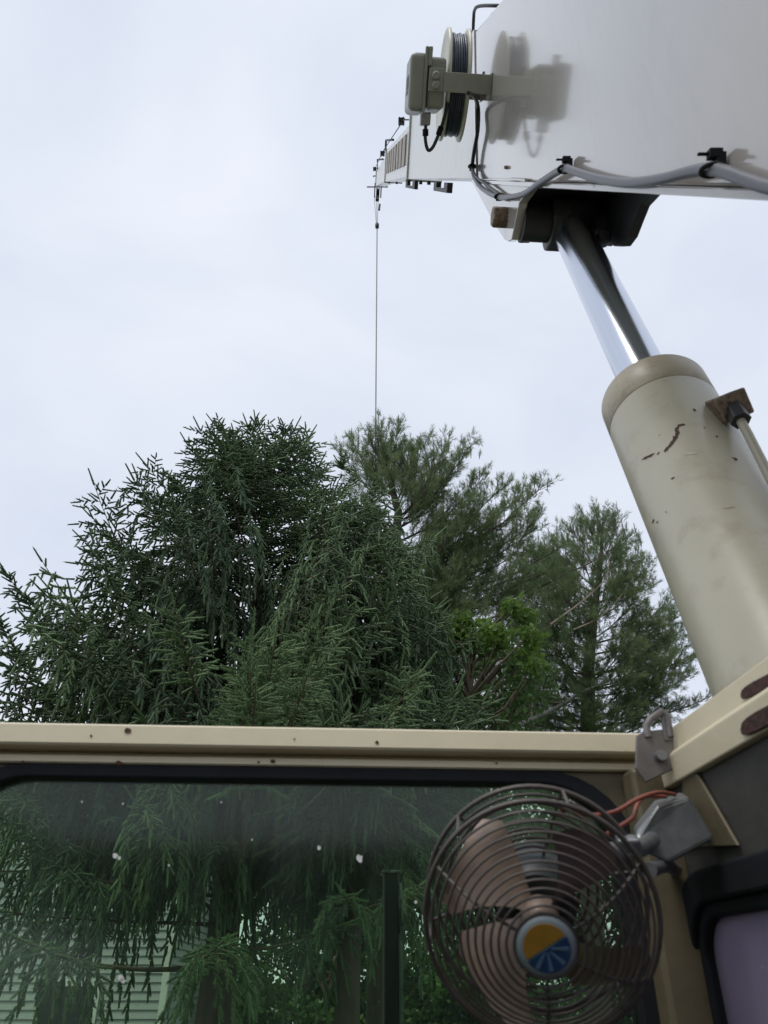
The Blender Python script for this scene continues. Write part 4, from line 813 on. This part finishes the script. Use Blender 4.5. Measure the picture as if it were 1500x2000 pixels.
# ------------------------------------------------------------------ leaves
def leaf_tris(C, size, rg, droop=.3):
    n = len(C); d = nrm(rg.normal(size=(n, 3))+np.array([0, 0, -droop])); w = nrm(np.cross(d, rg.normal(size=(n, 3)))); s = size*rg.uniform(.6, 1.2, (n, 1)); nn = np.cross(d, w)
    a = C; b = C+d*s*.5+w*s*.34+nn*s*.06; c = C+d*s; e = C+d*s*.5-w*s*.34+nn*s*.06
    return np.concatenate([np.stack([a, b, c], 1), np.stack([a, c, e], 1)])
def leafy(name, label, cat, base, clumps, leaf, per, mat, seed, trunk=None, group=None, fresh=.4):
    rg = np.random.default_rng(seed); t = thing(name, label, cat, tuple(base), group); C = []; T = []; sg = []
    for (c, r) in clumps:
        n = int(per*r*r); p = rg.normal(size=(n, 3)); p = nrm(p)*(rg.uniform(0, 1, (n, 1))**.45)*r*np.array([1, 1, .75]); C.append(np.asarray(c)+p); T.append(np.full(n, fresh)*rg.uniform(.5, 1.5)+rg.normal(0, .18, n))
        b = np.array([base[0], base[1], max(base[2], c[2]-1.6*r-.4)]); m_ = (b+np.asarray(c))/2+rg.normal(0, .1, 3); k = .012+.02*r; sg += [(b, m_, k*1.6, k), (m_, np.asarray(c), k, k*.4)]
    C = np.concatenate(C); T = np.concatenate(T); V = leaf_tris(C, leaf, rg); tri_mesh('crown', V, mat, t, np.clip(np.concatenate([T, T]), 0, 1), 'stuff')
    seg_mesh('branches', sg, 'twig', t, 5)['kind'] = 'stuff'
    if trunk: MB().tube([(base[0], base[1], 0), (base[0]+.05, base[1], trunk[0]*.5), (base[0]-.03, base[1]+.05, trunk[0])], [trunk[1], trunk[1]*.8, trunk[1]*.45], 10).build('trunk', 'bark', t)
    return t
rv = random.Random(5); cl_ = []
for x, y, r in ((860, 1240, .22), (890, 1245, .26), (925, 1250, .26), (960, 1255, .25), (1005, 1190, .2), (1025, 1205, .2), (1035, 1240, .2), (1030, 1275, .2), (1000, 1180, .15), (905, 1215, .2), (940, 1230, .22), (1040, 1300, .18), (975, 1240, .22)): cl_.append((aty(x, y, 9.2+rv.uniform(-.2, .3)), r))
leafy('climbing_vine', 'bright yellow-green vine leaves draped over the pine branches', 'vine', (aty(950, 1900, 9.4)[0], 9.4, 0), cl_, .10, 2600, 'vine_leaf', 4, trunk=(5.2, .03), fresh=.55)
cl_ = []
for k in range(34): x = rv.uniform(820, 1040); y = rv.uniform(1270, 1600); cl_.append((aty(x, y, 9.6+rv.uniform(-.4, .5)), rv.uniform(.22, .42)))
leafy('leafy_sapling', 'mid-green broadleaf sapling growing in front of the two pines', 'tree', (aty(940, 1900, 9.6)[0], 9.6, 0), cl_, .09, 700, 'broad_leaf', 6, trunk=(5.0, .06), fresh=.75)
# background trees and bushes, each its own crown
BG = [('dark leafy tree far behind the parked vehicle', 430, 38, 12.0, 4.0), ('dark leafy tree far behind the middle of the windshield', 600, 24, 9.0, 3.2), ('dark leafy tree far behind the upright bar', 780, 26, 9.6, 3.3), ('dark leafy tree far behind the cab fan', 980, 23, 9.0, 3.2), ('dark leafy tree far behind the fan mounting box', 1180, 25, 9.4, 3.3), ('dark leafy tree far behind the right cab pillar', 1400, 24, 8.0, 2.7)]
for i, (lab, x, Y, h, r) in enumerate(BG):
    b = aty(x, 1900, Y); cl_ = []
    for k in range(40):
        a = rv.uniform(0, 6.28); q = math.sqrt(rv.random())*r; z = .9+(h-1.5)*rv.random(); q *= max(.25, 1-((z-h*.5)/(h*.62))**2); cl_.append(((b[0]+q*math.cos(a), Y+q*math.sin(a), z), rv.uniform(.65, 1.1)))
    leafy('leafy_tree', lab, 'tree', (b[0], Y, 0), cl_, .22, 360, 'broad_leaf', 40+i, trunk=(h*.75, .14), group='leafy trees in the distance')
for i, (lab, x, Y) in enumerate((('tall green bush left of the parked vehicle, seen through the windshield', 330, 33), ('tall green bush right of the parked vehicle, seen through the windshield', 640, 19), ('tall green bush beyond the upright bar', 770, 20), ('tall green bush beyond the fan', 1000, 22))):
    b = aty(x, 1900, Y); cl_ = [((b[0]+rv.uniform(-1.6, 1.6), Y+rv.uniform(-.8, .8), rv.uniform(.4, 4.4)), rv.uniform(.5, .8)) for k in range(26)]
    leafy('bush', lab, 'bush', (b[0], Y, 0), cl_, .16, 300, 'broad_leaf', 80+i, trunk=(1.5, .05), group='bushes in the distance', fresh=.9)

# ------------------------------------------------------------------ house behind the spruces
HY = 15.5; hx1 = float(aty(330, 1900, HY)[0]); hx0 = hx1-8.6; HT = 5.6
hs = thing('house', 'two-storey house with pale grey clapboard siding behind the broad spruce', 'house', ((hx0+hx1)/2, HY+3.5, 0))
MB().box((hx0+.02, HY+.02, 0), (hx1-.02, HY+7, HT)).build('wall', 'white_trim', hs)
ex_ = .13; nb = int((HT-.45)/ex_); me0 = None
off = ORG[hs.name]
for i in range(nb):
    if me0 is None:
        L_ = hx1-hx0-.18; me0 = bpy.data.meshes.new('siding_board'); me0.from_pydata([(-L_/2, .015, ex_+.012), (L_/2, .015, ex_+.012), (-L_/2, -.016, 0), (L_/2, -.016, 0), (-L_/2, .018, 0), (L_/2, .018, 0)], [], [(2, 3, 1, 0), (4, 5, 3, 2), (0, 1, 5, 4)]); me0.materials.append(MATS['siding'])
    o = link('siding_board', me0, None, hs); o.location = ((hx0+hx1)/2-off[0], HY-off[1], .4+i*ex_)
    o = link('siding_board', me0, None, hs); o.location = (hx1-.003-off[0], HY+3.5-off[1], .4+i*ex_); o.rotation_euler = (0, 0, R_(90)); o.scale = (6.85/L_, 1, 1)
for x in (hx0+.045, hx1-.045): MB().box((x-.055, HY-.03, 0), (x+.055, HY+.06, HT)).build('corner_board', 'white_trim', hs, .004)
MB().box((hx0, HY-.02, 0), (hx1, HY+.019, .4)).build('foundation', 'drive_gravel', hs)
for wx, wz in ((-1.6, 3.7), (-4.2, 3.7), (-1.6, 1.1), (-4.2, 1.1), (-6.8, 3.7), (-6.8, 1.1)):
    cxw = hx1+wx; w = MB(); 
    for a, b, c, d in ((-.5, -.42, -.1, 1.4), (.42, .5, -.1, 1.4), (-.5, .5, 1.32, 1.42), (-.54, .54, -.16, -.08), (-.42, .42, .63, .69)): w.box((cxw+a, HY-.05, wz+c), (cxw+b, HY-.018, wz+d))
    wo_ = w.build('window', 'white_trim', hs, .004); MB().box((cxw-.42, HY-.03, wz-.08), (cxw+.42, HY-.0175, wz+1.32)).build('pane', 'dark_pane', wo_)
MB().prism([(hx0-.3, HY-.4, HT), (hx0-.3, HY+3.5, HT+1.5), (hx0-.3, HY+7.4, HT), (hx0-.3, HY+7.4, HT-.14), (hx0-.3, HY-.4, HT-.14)], (hx1-hx0+.6, 0, 0)).build('roof', 'roof_shingle', hs)
# ------------------------------------------------------------------ parked vehicle
VY = 31; vb0 = aty(520, 1975, VY); vx = vb0[0]
cv = thing('parked_car', 'white parked car glimpsed low through the windshield between trees', 'car', (vx, VY, 0))
prof = [(-2.3, .45), (-2.3, .95), (-2.15, 1.05), (-1.9, 1.72), (-1.7, 1.80), (.35, 1.80), (.55, 1.74), (1.15, 1.12), (2.15, .98), (2.32, .8), (2.32, .45)]
MB().prism([(vx+x, VY-.9, z) for x, z in prof], (0, 1.8, 0)).build('body', 'car_white', cv, .08, 3)
for pts in ([(-1.75, 1.15), (-1.65, 1.62), (-.9, 1.65), (-.9, 1.15)], [(-.8, 1.15), (-.8, 1.65), (0, 1.65), (.05, 1.15)], [(.15, 1.15), (.1, 1.65), (.4, 1.62), (.9, 1.15)]):
    for yy in (VY-.912, VY+.9): MB().prism([(vx+x, yy, z) for x, z in pts], (0, .012, 0)).build('window', 'dark_pane', cv)
for x in (-1.45, 1.45):
    for yy in (VY-.84, VY+.84):
        w = MB().lathe([(-.1, .2), (-.11, .32), (-.08, .35), (.08, .35), (.11, .32), (.1, .2)], (vx+x, yy, .35), (0, 1, 0), 24).build('wheel', 'tyre', cv); MB().lathe([(-.113, .02), (-.105, .2), (.105, .2), (.113, .02)], (vx+x, yy, .35), (0, 1, 0), 20).build('rim', 'wheel_rim', w)
for yy in (VY-.75, VY+.5):
    MB().box((vx+2.28, yy, .72), (vx+2.335, yy+.25, .9)).build('headlight', 'lamp_glass', cv, .01); MB().box((vx-2.312, yy, .8), (vx-2.28, yy+.25, 1.0)).build('tail_light', 'red_lamp', cv, .01)
